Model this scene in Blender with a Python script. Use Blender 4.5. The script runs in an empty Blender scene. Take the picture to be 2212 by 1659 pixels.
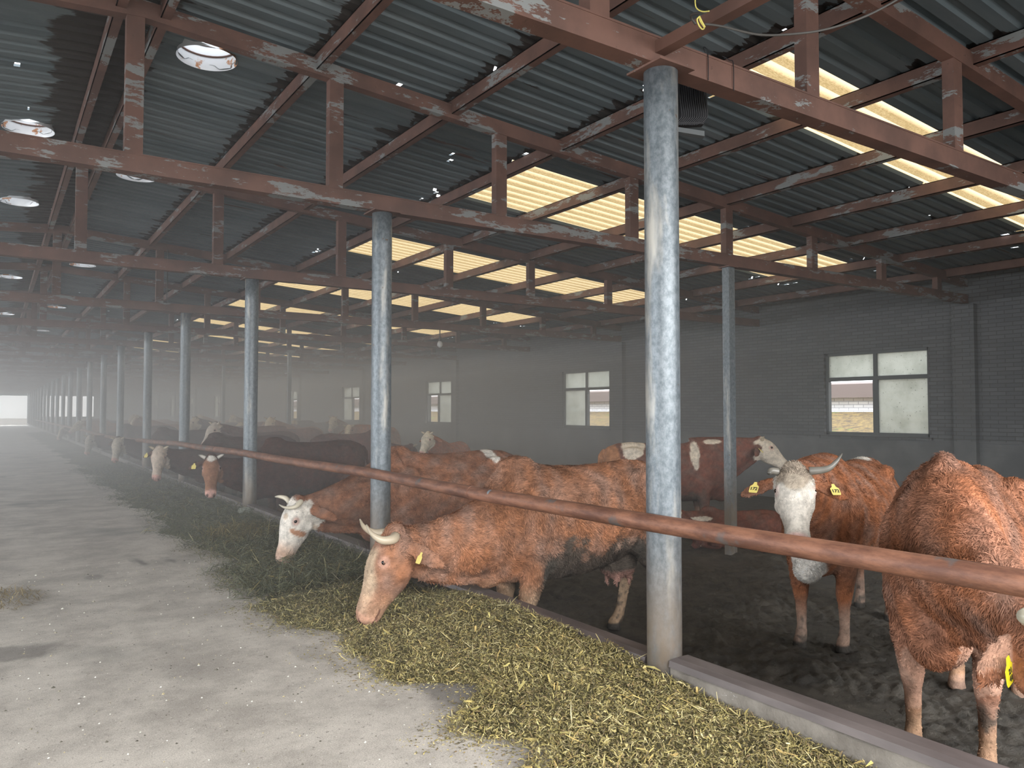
import bpy, math, random
import numpy as np
from mathutils import Vector, Matrix

random.seed(7)
rng = np.random.default_rng(7)
S = bpy.context.scene
C = S.collection
R = math.radians

# ------------------------------------------------------------------ camera
FPX, PX0, PY0 = 1661.0, 1106.0, 829.5
YAW, PITCH, CAMZ = R(34.0), R(2.02), 1.44
cam = bpy.data.objects.new('camera', bpy.data.cameras.new('camera'))
C.objects.link(cam)
cam.data.sensor_width = 36.0
cam.data.lens = 36.0 * FPX / 2212.0
cam.data.clip_start, cam.data.clip_end = 0.05, 400
cam.location = (0, 0, CAMZ)
cam.rotation_euler = (R(90) + PITCH, 0, -YAW)
S.camera = cam
cam['kind'] = 'helper'

# ------------------------------------------------------------------ world, light, exposure
S.view_settings.view_transform = 'Standard'
S.view_settings.look = 'None'
S.view_settings.exposure = 0.12
S.view_settings.gamma = 1.0
S.view_settings.use_curve_mapping = False
w = bpy.data.worlds.new('overcast_sky')
S.world = w
w.use_nodes = True
bg = w.node_tree.nodes['Background']
bg.inputs[0].default_value = (0.93, 0.97, 1.0, 1)
bg.inputs[1].default_value = 2.9
S.cycles.use_denoising = True
S.cycles.max_bounces = 5
S.cycles.diffuse_bounces = 2
S.cycles.glossy_bounces = 2
S.cycles.transmission_bounces = 4
S.cycles.transparent_max_bounces = 8
S.cycles.volume_bounces = 1
S.cycles.use_adaptive_sampling = True
S.cycles.adaptive_threshold = 0.06
S.cycles.sample_clamp_indirect = 4.0
S.cycles.caustics_reflective = False
S.cycles.caustics_refractive = False

def area_light(name, loc, rot, sx, sy, radiance, col, spread):
    l = bpy.data.lights.new(name, 'AREA')
    l.shape = 'RECTANGLE'
    l.size, l.size_y = sx, sy
    l.energy = radiance * math.pi * sx * sy
    l.color = col
    l.spread = R(spread)
    o = bpy.data.objects.new(name, l)
    o.location, o.rotation_euler = loc, rot
    C.objects.link(o)
    return o

END = 95.0                                    # far gable
BACK = -2.4                                   # gable behind the camera, wide open
# daylight through the open gable behind the camera and the far doorway
# (sky light comes slanting down through an opening, so the lamps look down and inwards)
area_light('daylight_near_gable', (1.5, BACK + .1, 2.75), (R(52), 0, 0), 13.0, 1.8, 8.6, (.98, .98, .97), 125)
area_light('fill_left_side', (-11.8, 40, 2.75), (0, R(-52), 0), 1.6, 92.0, 15.0, (.92, .96, 1.0), 130)  # added fill lamp; unseen left opening assumed to brighten haze and cows
area_light('daylight_far_door', (.9, END - .1, 2.4), (R(-60), 0, 0), 4.0, 2.2, 45.0, (.84, .92, 1.0), 140)

# ------------------------------------------------------------------ helpers
def tag(o, label=None, cat=None, group=None, kind=None):
    if label: o['label'] = label
    if cat: o['category'] = cat
    if group: o['group'] = group
    if kind: o['kind'] = kind
    return o

def empty(name, loc=(0, 0, 0), rz=0.0):
    o = bpy.data.objects.new(name, None)
    o.empty_display_size = .1
    o.location = loc
    o.rotation_euler = (0, 0, rz)
    C.objects.link(o)
    return o

def mesh_obj(name, V, F, mat, parent=None, cols=None, smooth=False):
    me = bpy.data.meshes.new(name)
    me.from_pydata([tuple(map(float, v)) for v in V], [], F if isinstance(F, list) else F.tolist())
    if cols is not None:
        a = me.color_attributes.new('coat', 'FLOAT_COLOR', 'POINT')
        c4 = np.ones((len(V), 4), dtype=np.float32)
        c4[:, :3] = cols
        a.data.foreach_set('color', c4.ravel())
    if smooth:
        me.polygons.foreach_set('use_smooth', [True] * len(me.polygons))
    for m in (mat if isinstance(mat, (list, tuple)) else [mat]):
        me.materials.append(m)
    me.update()
    o = bpy.data.objects.new(name, me)
    C.objects.link(o)
    if parent: o.parent = parent
    return o

class MB:
    def __init__(s):
        s.V, s.F, s.C = [], [], []
    def add(s, V, F, col=None):
        b = len(s.V)
        s.V += [tuple(v) for v in V]
        s.F += [tuple(b + i for i in f) for f in F]
        s.C += [col or (1, 1, 1)] * len(V)
    def box(s, lo, hi, col=None):
        x0, y0, z0 = lo; x1, y1, z1 = hi
        s.add([(x0,y0,z0),(x1,y0,z0),(x1,y1,z0),(x0,y1,z0),(x0,y0,z1),(x1,y0,z1),(x1,y1,z1),(x0,y1,z1)],
              [(0,3,2,1),(4,5,6,7),(0,1,5,4),(1,2,6,5),(2,3,7,6),(3,0,4,7)], col)
    def prism(s, poly, y0, y1, col=None):       # polygon in x,z pushed along y
        n = len(poly)
        s.add([(x, y0, z) for x, z in poly] + [(x, y1, z) for x, z in poly],
              [tuple(range(n)), tuple(reversed(range(n, 2*n)))] + [(i, i+n, (i+1) % n + n, (i+1) % n) for i in range(n)], col)
    def tube(s, pts, rad, n=12, col=None, cap=True):
        pts = [Vector(p) for p in pts]
        rad = rad if isinstance(rad, (list, tuple)) else [rad] * len(pts)
        prev = None; rings = []
        for i, p in enumerate(pts):
            t = (pts[min(i+1, len(pts)-1)] - pts[max(i-1, 0)]).normalized()
            a = Vector((0, 0, 1)) if abs(t.z) < .9 else Vector((1, 0, 0))
            u = prev - t * prev.dot(t) if prev else t.cross(a)
            u.normalize(); prev = u
            v = t.cross(u)
            rings.append([p + (u * math.cos(2*math.pi*k/n) + v * math.sin(2*math.pi*k/n)) * rad[i] for k in range(n)])
        V = [q for r in rings for q in r]
        F = [(i*n+k, i*n+(k+1) % n, (i+1)*n+(k+1) % n, (i+1)*n+k) for i in range(len(rings)-1) for k in range(n)]
        if cap:
            F += [tuple(reversed(range(n))), tuple(range((len(rings)-1)*n, len(rings)*n))]
        s.add(V, F, col)
    def build(s, name, mat, parent=None, smooth=False, cols=False):
        return mesh_obj(name, s.V, s.F, mat, parent, np.array(s.C) if cols else None, smooth)

def at(px, py, d):
    """The point seen at pixel px, py (2212 x 1659) at depth d along the view axis."""
    r, u = (px - PX0) / FPX * d, (PY0 - py) / FPX * d
    f, up = d * math.cos(PITCH) - u * math.sin(PITCH), d * math.sin(PITCH) + u * math.cos(PITCH)
    return Vector((r * math.cos(YAW) + f * math.sin(YAW), -r * math.sin(YAW) + f * math.cos(YAW), CAMZ + up))

# ------------------------------------------------------------------ materials
class NT:
    def __init__(s, name):
        s.m = bpy.data.materials.new(name)
        s.m.use_nodes = True
        s.t = s.m.node_tree
        s.b = s.t.nodes['Principled BSDF']
        s.out = s.t.nodes['Material Output']
        s.geo = s.t.nodes.new('ShaderNodeNewGeometry')
        s.tc = s.t.nodes.new('ShaderNodeTexCoord')
    def link(s, a, b): s.t.links.new(a, b)
    def n(s, typ, **kw):
        x = s.t.nodes.new(typ)
        for k, v in kw.items(): setattr(x, k, v)
        return x
    def coord(s, scale=(1, 1, 1), obj=False):
        mp = s.n('ShaderNodeMapping')
        mp.inputs['Scale'].default_value = scale
        s.link(s.tc.outputs['Object'] if obj else s.geo.outputs['Position'], mp.inputs['Vector'])
        return mp.outputs['Vector']
    def noise(s, scale, detail=5, rough=.6, stretch=(1, 1, 1), obj=False, dist=0.0):
        x = s.n('ShaderNodeTexNoise')
        x.inputs['Scale'].default_value = scale
        x.inputs['Detail'].default_value = detail
        x.inputs['Roughness'].default_value = rough
        x.inputs['Distortion'].default_value = dist
        s.link(s.coord(stretch, obj), x.inputs['Vector'])
        return x.outputs['Fac']
    def ramp(s, fac, lo, hi):
        x = s.n('ShaderNodeMapRange')
        x.interpolation_type = 'SMOOTHSTEP'
        x.inputs['From Min'].default_value = lo
        x.inputs['From Max'].default_value = hi
        s.link(fac, x.inputs['Value'])
        return x.outputs['Result']
    def mix(s, fac, a, b, blend='MIX'):
        x = s.n('ShaderNodeMix', data_type='RGBA', blend_type=blend)
        for sock, v in ((x.inputs[0], fac), (x.inputs[6], a), (x.inputs[7], b)):
            if isinstance(v, (tuple, list)): sock.default_value = (*v, 1) if len(v) == 3 else v
            elif isinstance(v, (int, float)): sock.default_value = v
            else: s.link(v, sock)
        return x.outputs[2]
    def math(s, op, a, b=None, c=None):
        x = s.n('ShaderNodeMath', operation=op)
        for i, v in enumerate((a, b, c)):
            if v is None: continue
            if isinstance(v, (int, float)): x.inputs[i].default_value = v
            else: s.link(v, x.inputs[i])
        return x.outputs[0]
    def xyz(s):
        x = s.n('ShaderNodeSeparateXYZ')
        s.link(s.geo.outputs['Position'], x.inputs[0])
        return x.outputs
    def attr(s, name='coat'):
        x = s.n('ShaderNodeAttribute', attribute_name=name)
        return x.outputs['Color']
    def bump(s, h, strength=.4, dist=.02):
        x = s.n('ShaderNodeBump')
        x.inputs['Strength'].default_value = strength
        x.inputs['Distance'].default_value = dist
        s.link(h, x.inputs['Height'])
        s.link(x.outputs['Normal'], s.b.inputs['Normal'])
    def base(s, c, rough=.8, metal=0.0, spec=None):
        if isinstance(c, tuple): s.b.inputs['Base Color'].default_value = (*c, 1)
        else: s.link(c, s.b.inputs['Base Color'])
        s.b.inputs['Roughness'].default_value = rough
        s.b.inputs['Metallic'].default_value = metal
        if spec is not None: s.b.inputs['Specular IOR Level'].default_value = spec
        return s.m

def m_plain(name, col, rough=.7, metal=0.0):
    return NT(name).base(col, rough, metal)

def m_concrete():
    t = NT('alley_concrete')
    a = t.mix(t.ramp(t.noise(1.6, 8, .75), .35, .65), (.36, .325, .287), (.57, .52, .463))
    a = t.mix(t.ramp(t.noise(.55, 3), .55, .72), a, (.25, .235, .21))
    a = t.mix(t.ramp(t.noise(34, 4, .75), .57, .72), a, (.17, .15, .13))
    a = t.mix(t.ramp(t.noise(55, 3, .65), .62, .72), a, (.62, .59, .53))
    a = t.mix(t.math('MULTIPLY', t.ramp(t.noise(1.1, 4, .6, (1, .35, 1)), .63, .7), .75), a, (.13, .12, .105))
    sep = t.xyz(); wob = t.noise(3.5, 5, .65)
    for cx, cy, rx, ry, k in ((.05, 5.5, .42, .20, .6), (1.98, 3.52, .20, .30, .7), (1.97, 2.72, .26, .22, .5), (1.6, 4.5, .12, .2, .3), (.9, 4.6, .12, .18, .2), (.75, 7.6, .10, .14, .4)):   # damp patches
        dx = t.math('MULTIPLY', t.math('SUBTRACT', sep[0], cx), 1/rx); dy = t.math('MULTIPLY', t.math('SUBTRACT', sep[1], cy), 1/ry)
        dd = t.math('ADD', t.math('SQRT', t.math('ADD', t.math('MULTIPLY', dx, dx), t.math('MULTIPLY', dy, dy))), t.math('MULTIPLY_ADD', wob, 1.6, -.8))
        a = t.mix(t.math('MULTIPLY', t.ramp(dd, 1.1, .6), k), a, (.12, .11, .10))
    a = t.mix(1.0, a, t.mix(t.ramp(t.noise(160, 3, .8), .3, .7), (.72, .71, .70), (1.2, 1.2, 1.2)), 'MULTIPLY')
    t.bump(t.noise(70, 6, .8), .35, .01)
    return t.base(a, .9)

def m_mud():
    t = NT('pen_mud')
    a = t.mix(t.ramp(t.noise(5, 6, .7), .35, .7), (.034, .030, .025), (.085, .074, .060))
    a = t.mix(t.ramp(t.noise(22, 4, .7), .6, .75), a, (.13, .12, .095))
    t.bump(t.noise(40, 6, .75), .8, .02)
    return t.base(a, .6)

def m_brick():
    t = NT('sooty_brick_wall')
    br = t.n('ShaderNodeTexBrick')
    sep = t.xyz()
    cmb = t.n('ShaderNodeCombineXYZ')
    t.link(sep[1], cmb.inputs[0]); t.link(sep[2], cmb.inputs[1])
    t.link(cmb.outputs[0], br.inputs['Vector'])
    br.inputs['Scale'].default_value = 1.0
    br.inputs['Brick Width'].default_value = .25
    br.inputs['Row Height'].default_value = .068
    br.inputs['Mortar Size'].default_value = .007
    br.inputs['Color1'].default_value = (.095, .102, .110, 1)
    br.inputs['Color2'].default_value = (.125, .133, .14, 1)
    br.inputs['Mortar'].default_value = (.07, .07, .07, 1)
    plaster = t.mix(t.ramp(t.noise(1.5, 5), .35, .7), (.11, .115, .12), (.155, .16, .163))
    low = t.math('LESS_THAN', sep[2], .92)
    a = t.mix(low, br.outputs['Color'], plaster)
    a = t.mix(t.ramp(t.noise(.8, 5, .6, (1, 1, .4)), .5, .75), a, (.10, .10, .10))
    t.bump(br.outputs['Fac'], .4, -.01)
    return t.base(a, .95)

def m_roof():
    t = NT('corrugated_roof_sheet')
    sep = t.xyz()
    a = t.mix(t.ramp(t.noise(1.2, 5, .6, (.35, 2.0, 1)), .3, .7), (.108, .140, .158), (.172, .206, .224))
    ph = t.math('FRACT', t.math('MULTIPLY_ADD', sep[0], 1/1.385, -.665))
    near = t.math('ABSOLUTE', t.math('SUBTRACT', ph, .5))           # .5 at a purlin
    k = t.math('MULTIPLY_ADD', t.math('POWER', t.math('MULTIPLY', near, 2.0), 6.0), .34, 0)
    sc = t.math('ADD', t.noise(2.8, 5, .6, (.4, 3.0, 1)), k)
    a = t.mix(t.ramp(sc, .70, .72), a, (.030, .026, .024))
    a = t.mix(t.ramp(t.noise(1.7, 4, .6, (.3, 3, 1)), .66, .7), a, (.09, .05, .04))
    rd = t.math('ADD', t.math('ABSOLUTE', t.math('SUBTRACT', sep[0], .78)), t.math('MULTIPLY_ADD', t.noise(2.2, 5, .65, (.5, 2.2, 1)), .9, -.45))
    a = t.mix(t.ramp(rd, .40, .34), a, (.032, .027, .024))         # ragged dark band along the ridge
    return t.base(a, .55, .25)

def m_redsteel():
    t = NT('red_primed_steel')
    a = t.mix(t.ramp(t.noise(3, 5), .3, .7), (.105, .057, .045), (.165, .086, .066))
    peel = t.ramp(t.noise(1.3, 7, .75, (1.0, 1, 4.0)), .56, .575)
    a = t.mix(peel, a, (.22, .23, .23))
    a = t.mix(t.ramp(t.noise(25, 3), .68, .74), a, (.08, .045, .035))
    t.bump(peel, .15, .003)
    return t.base(a, .65)

def m_galv():
    t = NT('galvanized_steel')
    sep = t.xyz()
    a = t.mix(t.ramp(t.noise(34, 5, .7, (1, 1, .7)), .3, .7), (.095, .115, .13), (.20, .225, .245))
    a = t.mix(t.ramp(t.noise(2.5, 4, .6, (3, 3, .6)), .52, .75), a, (.42, .40, .36))
    a = t.mix(t.ramp(t.noise(14, 3, .6), .70, .74), a, (.12, .07, .045))
    dirt = t.math('MULTIPLY', t.ramp(t.noise(5, 5, .65, (1, 1, .4)), .22, .6), t.ramp(sep[2], .95, .05))
    a = t.mix(dirt, a, (.20, .155, .115))
    t.bump(t.noise(40, 3, .6, (1, 1, .4)), .12, .004)
    t.base(a, .42, .30)
    return t.m

def m_rust():
    t = NT('rusty_pipe')
    a = t.mix(t.ramp(t.noise(9, 6, .7, (1.5, .35, 1.5)), .35, .68), (.125, .056, .038), (.30, .138, .084))
    a = t.mix(t.ramp(t.noise(2.6, 4, .6, (1, 1, 1)), .60, .66), a, (.115, .10, .095))
    a = t.mix(t.ramp(t.noise(5, 3, .6), .70, .73), a, (.22, .25, .27))
    t.bump(t.noise(60, 4, .7), .3, .004)
    return t.base(a, .55, .1)

def m_kerb():
    t = NT('kerb_concrete')
    a = t.mix(t.ramp(t.noise(4, 6, .65), .3, .7), (.135, .118, .10), (.25, .225, .195))
    a = t.mix(t.ramp(t.noise(6, 5, .7, (1, .5, 1.5)), .66, .70), a, (.60, .58, .56))
    t.bump(t.noise(14, 6, .7), .5, .02)
    return t.base(a, .9)

def m_kerbcap():
    t = NT('worn_kerb_coping')
    a = t.mix(t.ramp(t.noise(6, 5, .6, (1, .3, 1)), .3, .7), (.085, .07, .068), (.15, .125, .12))
    return t.base(a, .5)

def m_skylight():
    t = NT('fibreglass_sheet')
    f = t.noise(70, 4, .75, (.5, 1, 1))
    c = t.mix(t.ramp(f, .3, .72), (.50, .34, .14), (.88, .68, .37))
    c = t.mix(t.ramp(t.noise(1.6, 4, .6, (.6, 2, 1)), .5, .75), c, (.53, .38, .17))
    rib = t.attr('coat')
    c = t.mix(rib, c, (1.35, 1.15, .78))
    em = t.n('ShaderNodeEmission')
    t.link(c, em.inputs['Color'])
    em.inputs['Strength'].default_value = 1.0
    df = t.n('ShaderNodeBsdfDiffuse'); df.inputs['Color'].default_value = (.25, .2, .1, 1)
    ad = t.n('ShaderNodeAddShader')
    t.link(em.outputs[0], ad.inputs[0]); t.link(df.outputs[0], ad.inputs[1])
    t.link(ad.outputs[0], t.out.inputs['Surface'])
    return t.m

def m_pane():
    t = NT('dirty_glass')
    spots = t.ramp(t.noise(26, 3, .6), .66, .70)
    c = t.mix(t.ramp(t.noise(2.6, 5, .65), .35, .7), (.56, .57, .545), (.43, .44, .41))
    c = t.mix(spots, c, (.06, .06, .05))
    tr = t.n('ShaderNodeBsdfTranslucent'); t.link(c, tr.inputs['Color'])
    tp = t.n('ShaderNodeBsdfTransparent'); tp.inputs['Color'].default_value = (.8, .82, .78, 1)
    mx = t.n('ShaderNodeMixShader'); mx.inputs[0].default_value = .22
    t.link(tr.outputs[0], mx.inputs[1]); t.link(tp.outputs[0], mx.inputs[2])
    t.link(mx.outputs[0], t.out.inputs['Surface'])
    return t.m

def m_coat():
    t = NT('cattle_coat')
    c = t.mix(1.0, t.attr(), t.mix(t.ramp(t.noise(16, 5, .7, obj=True), .25, .75), (.62, .61, .60), (1.25, 1.22, 1.19)), 'MULTIPLY')
    t.bump(t.noise(34, 5, .65, (.6, 1, 1), obj=True, dist=1.2), .55, .02)
    t.base(c, .82, spec=.2)
    return t.m

def m_attr(name, rough=.7):
    t = NT(name)
    return t.base(t.attr(), rough)

def m_feed():
    t = NT('chopped_silage')
    c = t.mix(1.0, t.attr(), t.mix(t.ramp(t.noise(9, 5, .7), .3, .7), (.6, .6, .55), (1.15, 1.15, 1.1)), 'MULTIPLY')
    t.bump(t.noise(70, 4, .7), .6, .015)
    return t.base(c, .85)

def m_grass():
    t = NT('dry_grass_bank')
    a = t.mix(t.ramp(t.noise(7, 8, .8), .38, .62), (.42, .30, .12), (.13, .10, .075))
    a = t.mix(t.ramp(t.noise(1.5, 4), .62, .7), a, (.22, .33, .08))
    return t.base(a, .95)

def m_whitebrick():
    t = NT('white_brick')
    br = t.n('ShaderNodeTexBrick')
    sep = t.xyz(); cmb = t.n('ShaderNodeCombineXYZ')
    t.link(sep[1], cmb.inputs[0]); t.link(sep[2], cmb.inputs[1]); t.link(cmb.outputs[0], br.inputs['Vector'])
    for k, v in (('Scale', 1.0), ('Brick Width', .28), ('Row Height', .085), ('Mortar Size', .008)):
        br.inputs[k].default_value = v
    br.inputs['Color1'].default_value = (.93, .92, .93, 1); br.inputs['Color2'].default_value = (.85, .84, .86, 1)
    br.inputs['Mortar'].default_value = (.42, .41, .44, 1)
    return t.base(br.outputs['Color'], .9)

M = dict(concrete=m_concrete(), mud=m_mud(), brick=m_brick(), roof=m_roof(), red=m_redsteel(), galv=m_galv(), rust=m_rust(),
         kerb=m_kerb(), cap=m_kerbcap(), sky=m_skylight(), pane=m_pane(), coat=m_coat(), horn=m_attr('horn', .35), feed=m_feed(),
         grass=m_grass(), wbrick=m_whitebrick(), eye=m_plain('eye_dark', (.012, .009, .008), .08), tag=m_plain('yellow_tag', (.70, .58, .17), .5),
         brighttag=m_plain('bright_yellow_tag', (.90, .78, .03), .4),
         ink=m_plain('black_ink', (.02, .02, .02), .6), frame=m_plain('window_frame_paint', (.09, .10, .105), .6),
         dark=m_plain('dark_iron', (.025, .025, .028), .5, .3), cable=m_plain('grey_cable', (.06, .056, .052), .6),
         yellow=m_plain('yellow_twine', (.62, .55, .14), .7), drum=None, fascia=m_plain('pinkish_fascia', (.36, .29, .28), .8),
         bulb=m_plain('dead_bulb_glass', (.5, .5, .5), .15), block=m_plain('pale_mortar', (.34, .36, .31), .9))
t = NT('ventilator_drum')
M['drum'] = t.base(t.mix(t.ramp(t.noise(4, 4, .6), .56, .60), (.86, .89, .93), (.55, .27, .14)), .4, .2)

ORD = ('first second third fourth fifth sixth seventh eighth ninth tenth eleventh twelfth thirteenth fourteenth fifteenth sixteenth '
       'seventeenth eighteenth nineteenth twentieth twenty-first twenty-second twenty-third').split()
HAZE = [(3.4, 9.0, .015, .008), (9.0, 13.5, .032, .009), (13.5, 36.0, .056, .010), (36.0, END - .3, .011, .006)]
# ------------------------------------------------------------------ the shell
ROWX, WALLX, RIDGE = 2.99, 13.95, .92
PY = [2.98, 6.61, 10.98, 15.46, 19.7, 24.3, 28.4]
while PY[-1] + 4.35 < END - 1: PY.append(PY[-1] + 4.35)
SLOPE = .0733
def z_rafter(x): return 4.544 - SLOPE * abs(x - RIDGE)        # underside of a rafter
def z_sheet(x): return z_rafter(x) + .19
PURX = [1.08, 2.36, 3.74, 5.12, 6.42, 7.78, 9.12, 10.5, 11.88, 13.25]
SKX0, SKX1 = 5.22, 11.98
SKY = [(3.92, 4.78)] + [(y + .9, y + 2.56) for y in PY[1:-1]]
VENT = [(1.56, 7.3), (1.58, 11.55), (1.58, 19.3), (1.58, 27.6), (1.58, 36.0), (.27, 10.3), (.27, 14.0), (.27, 22.0), (.27, 30.5), (.27, 39.0)]
VR = .25

PITCH_R = .20
def profile(y0, y1):
    """Corrugation: (y, height) from y0 to y1."""
    out = []
    k0 = math.floor(y0 / PITCH_R) - 1
    k = k0
    while True:
        b = k * PITCH_R
        for dy, h in ((0, 0), (.10, 0), (.125, .034), (.175, .034)):
            y = b + dy
            if y0 - 1e-6 <= y <= y1 + 1e-6: out.append((y, h))
        if b > y1: break
        k += 1
    return out

def roof_sheet(name, xa, xb, holes):
    prof = profile(BACK, END)
    V, F = [], []
    xs_base = [xa, xb]
    pin = {}
    for (px, py, n) in holes:                    # clusters of rust pinholes
        for _ in range(n):
            i = int((py - BACK) / PITCH_R * 4) + random.randint(-5, 5)
            if 0 <= i < len(prof) - 1:
                pin.setdefault(i, []).append((px + random.uniform(-.05, .05), random.uniform(.008, .028)))
    for i in range(len(prof) - 1):
        (ya, ha), (yb, hb) = prof[i], prof[i+1]
        ym = (ya + yb) / 2
        gaps = []
        for (cx, cy) in VENT:
            ga = [math.sqrt(max(VR*VR - (y - cy)**2, 0)) for y in (ya, yb)]
            if max(ga) > 0 and min(xa, xb) < cx < max(xa, xb): gaps.append((cx - ga[0], cx - ga[1], cx + ga[0], cx + ga[1]))
        if xb > xa:
            sg = (SKX0, SKX1) if xb > xa else (2*RIDGE - SKX1, 2*RIDGE - SKX0)
            for (s0, s1) in SKY:
                if s0 < ym < s1: gaps.append((sg[0], sg[0], sg[1], sg[1]))
        for (cx, r) in pin.get(i, []):
            if all(not (g[0] - .05 < cx < g[2] + .05) for g in gaps): gaps.append((cx - r, cx - r, cx + r, cx + r))
        lo, hi = min(xa, xb), max(xa, xb)
        gaps.sort()
        cur = (lo, lo)
        segs = []
        for g in gaps:
            if g[0] < cur[0]: continue
            segs.append((cur[0], cur[1], g[0], g[1])); cur = (g[2], g[3])
        segs.append((cur[0], cur[1], hi, hi))
        for (a0, a1, b0, b1) in segs:
            q = len(V)
            V += [(a0, ya, z_sheet(a0) + ha), (a1, yb, z_sheet(a1) + hb), (b1, yb, z_sheet(b1) + hb), (b0, ya, z_sheet(b0) + ha)]
            F.append((q, q+1, q+2, q+3))
    o = mesh_obj(name, V, F, M['roof'])
    tag(o, kind='structure')
    return o

pins = []
for (s0, s1) in SKY[:9]:
    for px in (SKX0 - .1, 6.5, 9.2, 11.8, 12.6):
        pins += [(px, s1 + .12, 6), (px, s0 - .1, 3)]
    for px in (SKX0 - .25,): pins.append((px, s1 + .25, 10))
for _ in range(60): pins.append((random.uniform(1.2, 13), random.uniform(2.5, 40), random.choice((1, 1, 2))))
roof_sheet('ceiling', RIDGE, 14.35, pins)
roof_sheet('ceiling', RIDGE, -12.4, [(random.uniform(-.2, .8), random.uniform(8, 30), 1) for _ in range(10)])

mb = MB()
mb.box((-12.2, BACK, -.35), (2.97, END, 0))
tag(mb.build('floor', M['concrete']), kind='structure')

# pen floor: trampled mud, lumpy where it is near
def lump(x, y):
    r = np.random.default_rng(17); out = np.zeros_like(x)
    for sc, amp, n in ((5, .016, 10), (14, .013, 16), (34, .010, 18), (75, .005, 14)):
        k = np.zeros_like(x)
        for _ in range(n):
            a, f = r.uniform(0, 2*np.pi), sc*r.uniform(.6, 1.4)
            k += np.sin(f*(x*np.cos(a) + y*np.sin(a)) + r.uniform(0, 6.28))
        k /= math.sqrt(n/2)
        out += amp*(np.abs(k) - .6 if sc in (14, 34) else k)
    return out
PEN = -.41
def axis(a, b_, c_, fine, coarse): return np.concatenate([np.arange(a, b_, fine), np.arange(b_, c_, coarse)])
X, Y = np.meshgrid(axis(3.1, 6.8, 10.02, .024, .05), axis(.4, 6.0, 14.0, .026, .06), indexing='ij')
edge = np.clip(np.minimum(np.minimum(10.0 - X, 14 - Y), Y - .4) / .4, 0, 1)
Z = PEN + .014 + lump(X, Y) * edge
nx, ny = X.shape
idx = np.arange(nx*ny).reshape(nx, ny)
F = np.stack([idx[:-1, :-1], idx[1:, :-1], idx[1:, 1:], idx[:-1, 1:]], -1).reshape(-1, 4)
V = np.stack([X, Y, Z], -1).reshape(-1, 3)
V2 = [(3.07, BACK, PEN), (WALLX, BACK, PEN), (WALLX, END, PEN), (3.07, END, PEN)]
b = len(V)
o = mesh_obj('floor', np.vstack([V, V2]), F.tolist() + [(b, b+1, b+2, b+3)], M['mud'], smooth=True)
tag(o, kind='structure')

# right wall with window openings, pilasters on the inner face
WY = [8.32 + 8.66*i for i in range(10)]
W0, W1, WZ0, WZ1 = -1.05, 1.05, .97, 2.60
mb = MB()
ztop = z_sheet(WALLX) + .006
prev = BACK
for wy in WY:
    a, b2 = wy + W0, wy + W1
    mb.box((WALLX, prev, PEN), (WALLX + .24, a, ztop))
    mb.box((WALLX, a, PEN), (WALLX + .24, b2, WZ0))
    mb.box((WALLX, a, WZ1), (WALLX + .24, b2, ztop))
    prev = b2
mb.box((WALLX, prev, PEN), (WALLX + .24, END, ztop))
for y in PY[1::2]:
    mb.box((WALLX - .12, y - .18, PEN), (WALLX + .01, y + .18, 3.28))
tag(mb.build('wall_right', M['brick']), kind='structure')
mb = MB(); mb.box((WALLX - .035, BACK, .90), (WALLX, WY[0] + W0 - .1, .955))
p = WY[0] + W1 + .1
for wy in WY[1:]:
    mb.box((WALLX - .035, p, .90), (WALLX, wy + W0 - .1, .955)); p = wy + W1 + .1
tag(mb.build('trim_1', M['brick']), kind='structure')

# unseen left side: low wall, open above it for the added fill lamp; far gable with its doorway and openings
mb = MB()
mb.box((-12.3, BACK, -.4), (-12.06, END, .9)); mb.box((-12.3, BACK, 3.05), (-12.06, END, 3.8))
tag(mb.build('wall_left', M['brick']), kind='structure')
mb = MB()
def gable(x0, x1, z0, z1): mb.box((x0, END, z0), (x1, END + .25, z1))
gable(-12.3, -1.15, -.41, 3.05); gable(2.95, 4.3, -.41, 3.05); gable(4.3, 9.1, -.41, .85); gable(9.1, 14.2, -.41, 3.05)
gable(-12.3, 14.2, 3.05, 4.8)
for x in (5.3, 6.6, 7.9): gable(x, x + .12, .85, 3.05)
tag(mb.build('wall_far', M['brick']), kind='structure')

mb = MB()
mb.box((-12.3, BACK - .25, 2.85), (14.2, BACK, 4.9)); mb.box((9.5, BACK - .25, -.41), (14.2, BACK, 2.85)); mb.box((-12.3, BACK - .25, -.41), (-6.5, BACK, 2.85))  # unseen gable wall, added to keep sky light off the roof
tag(mb.build('wall_near', M['brick']), kind='structure')

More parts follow.
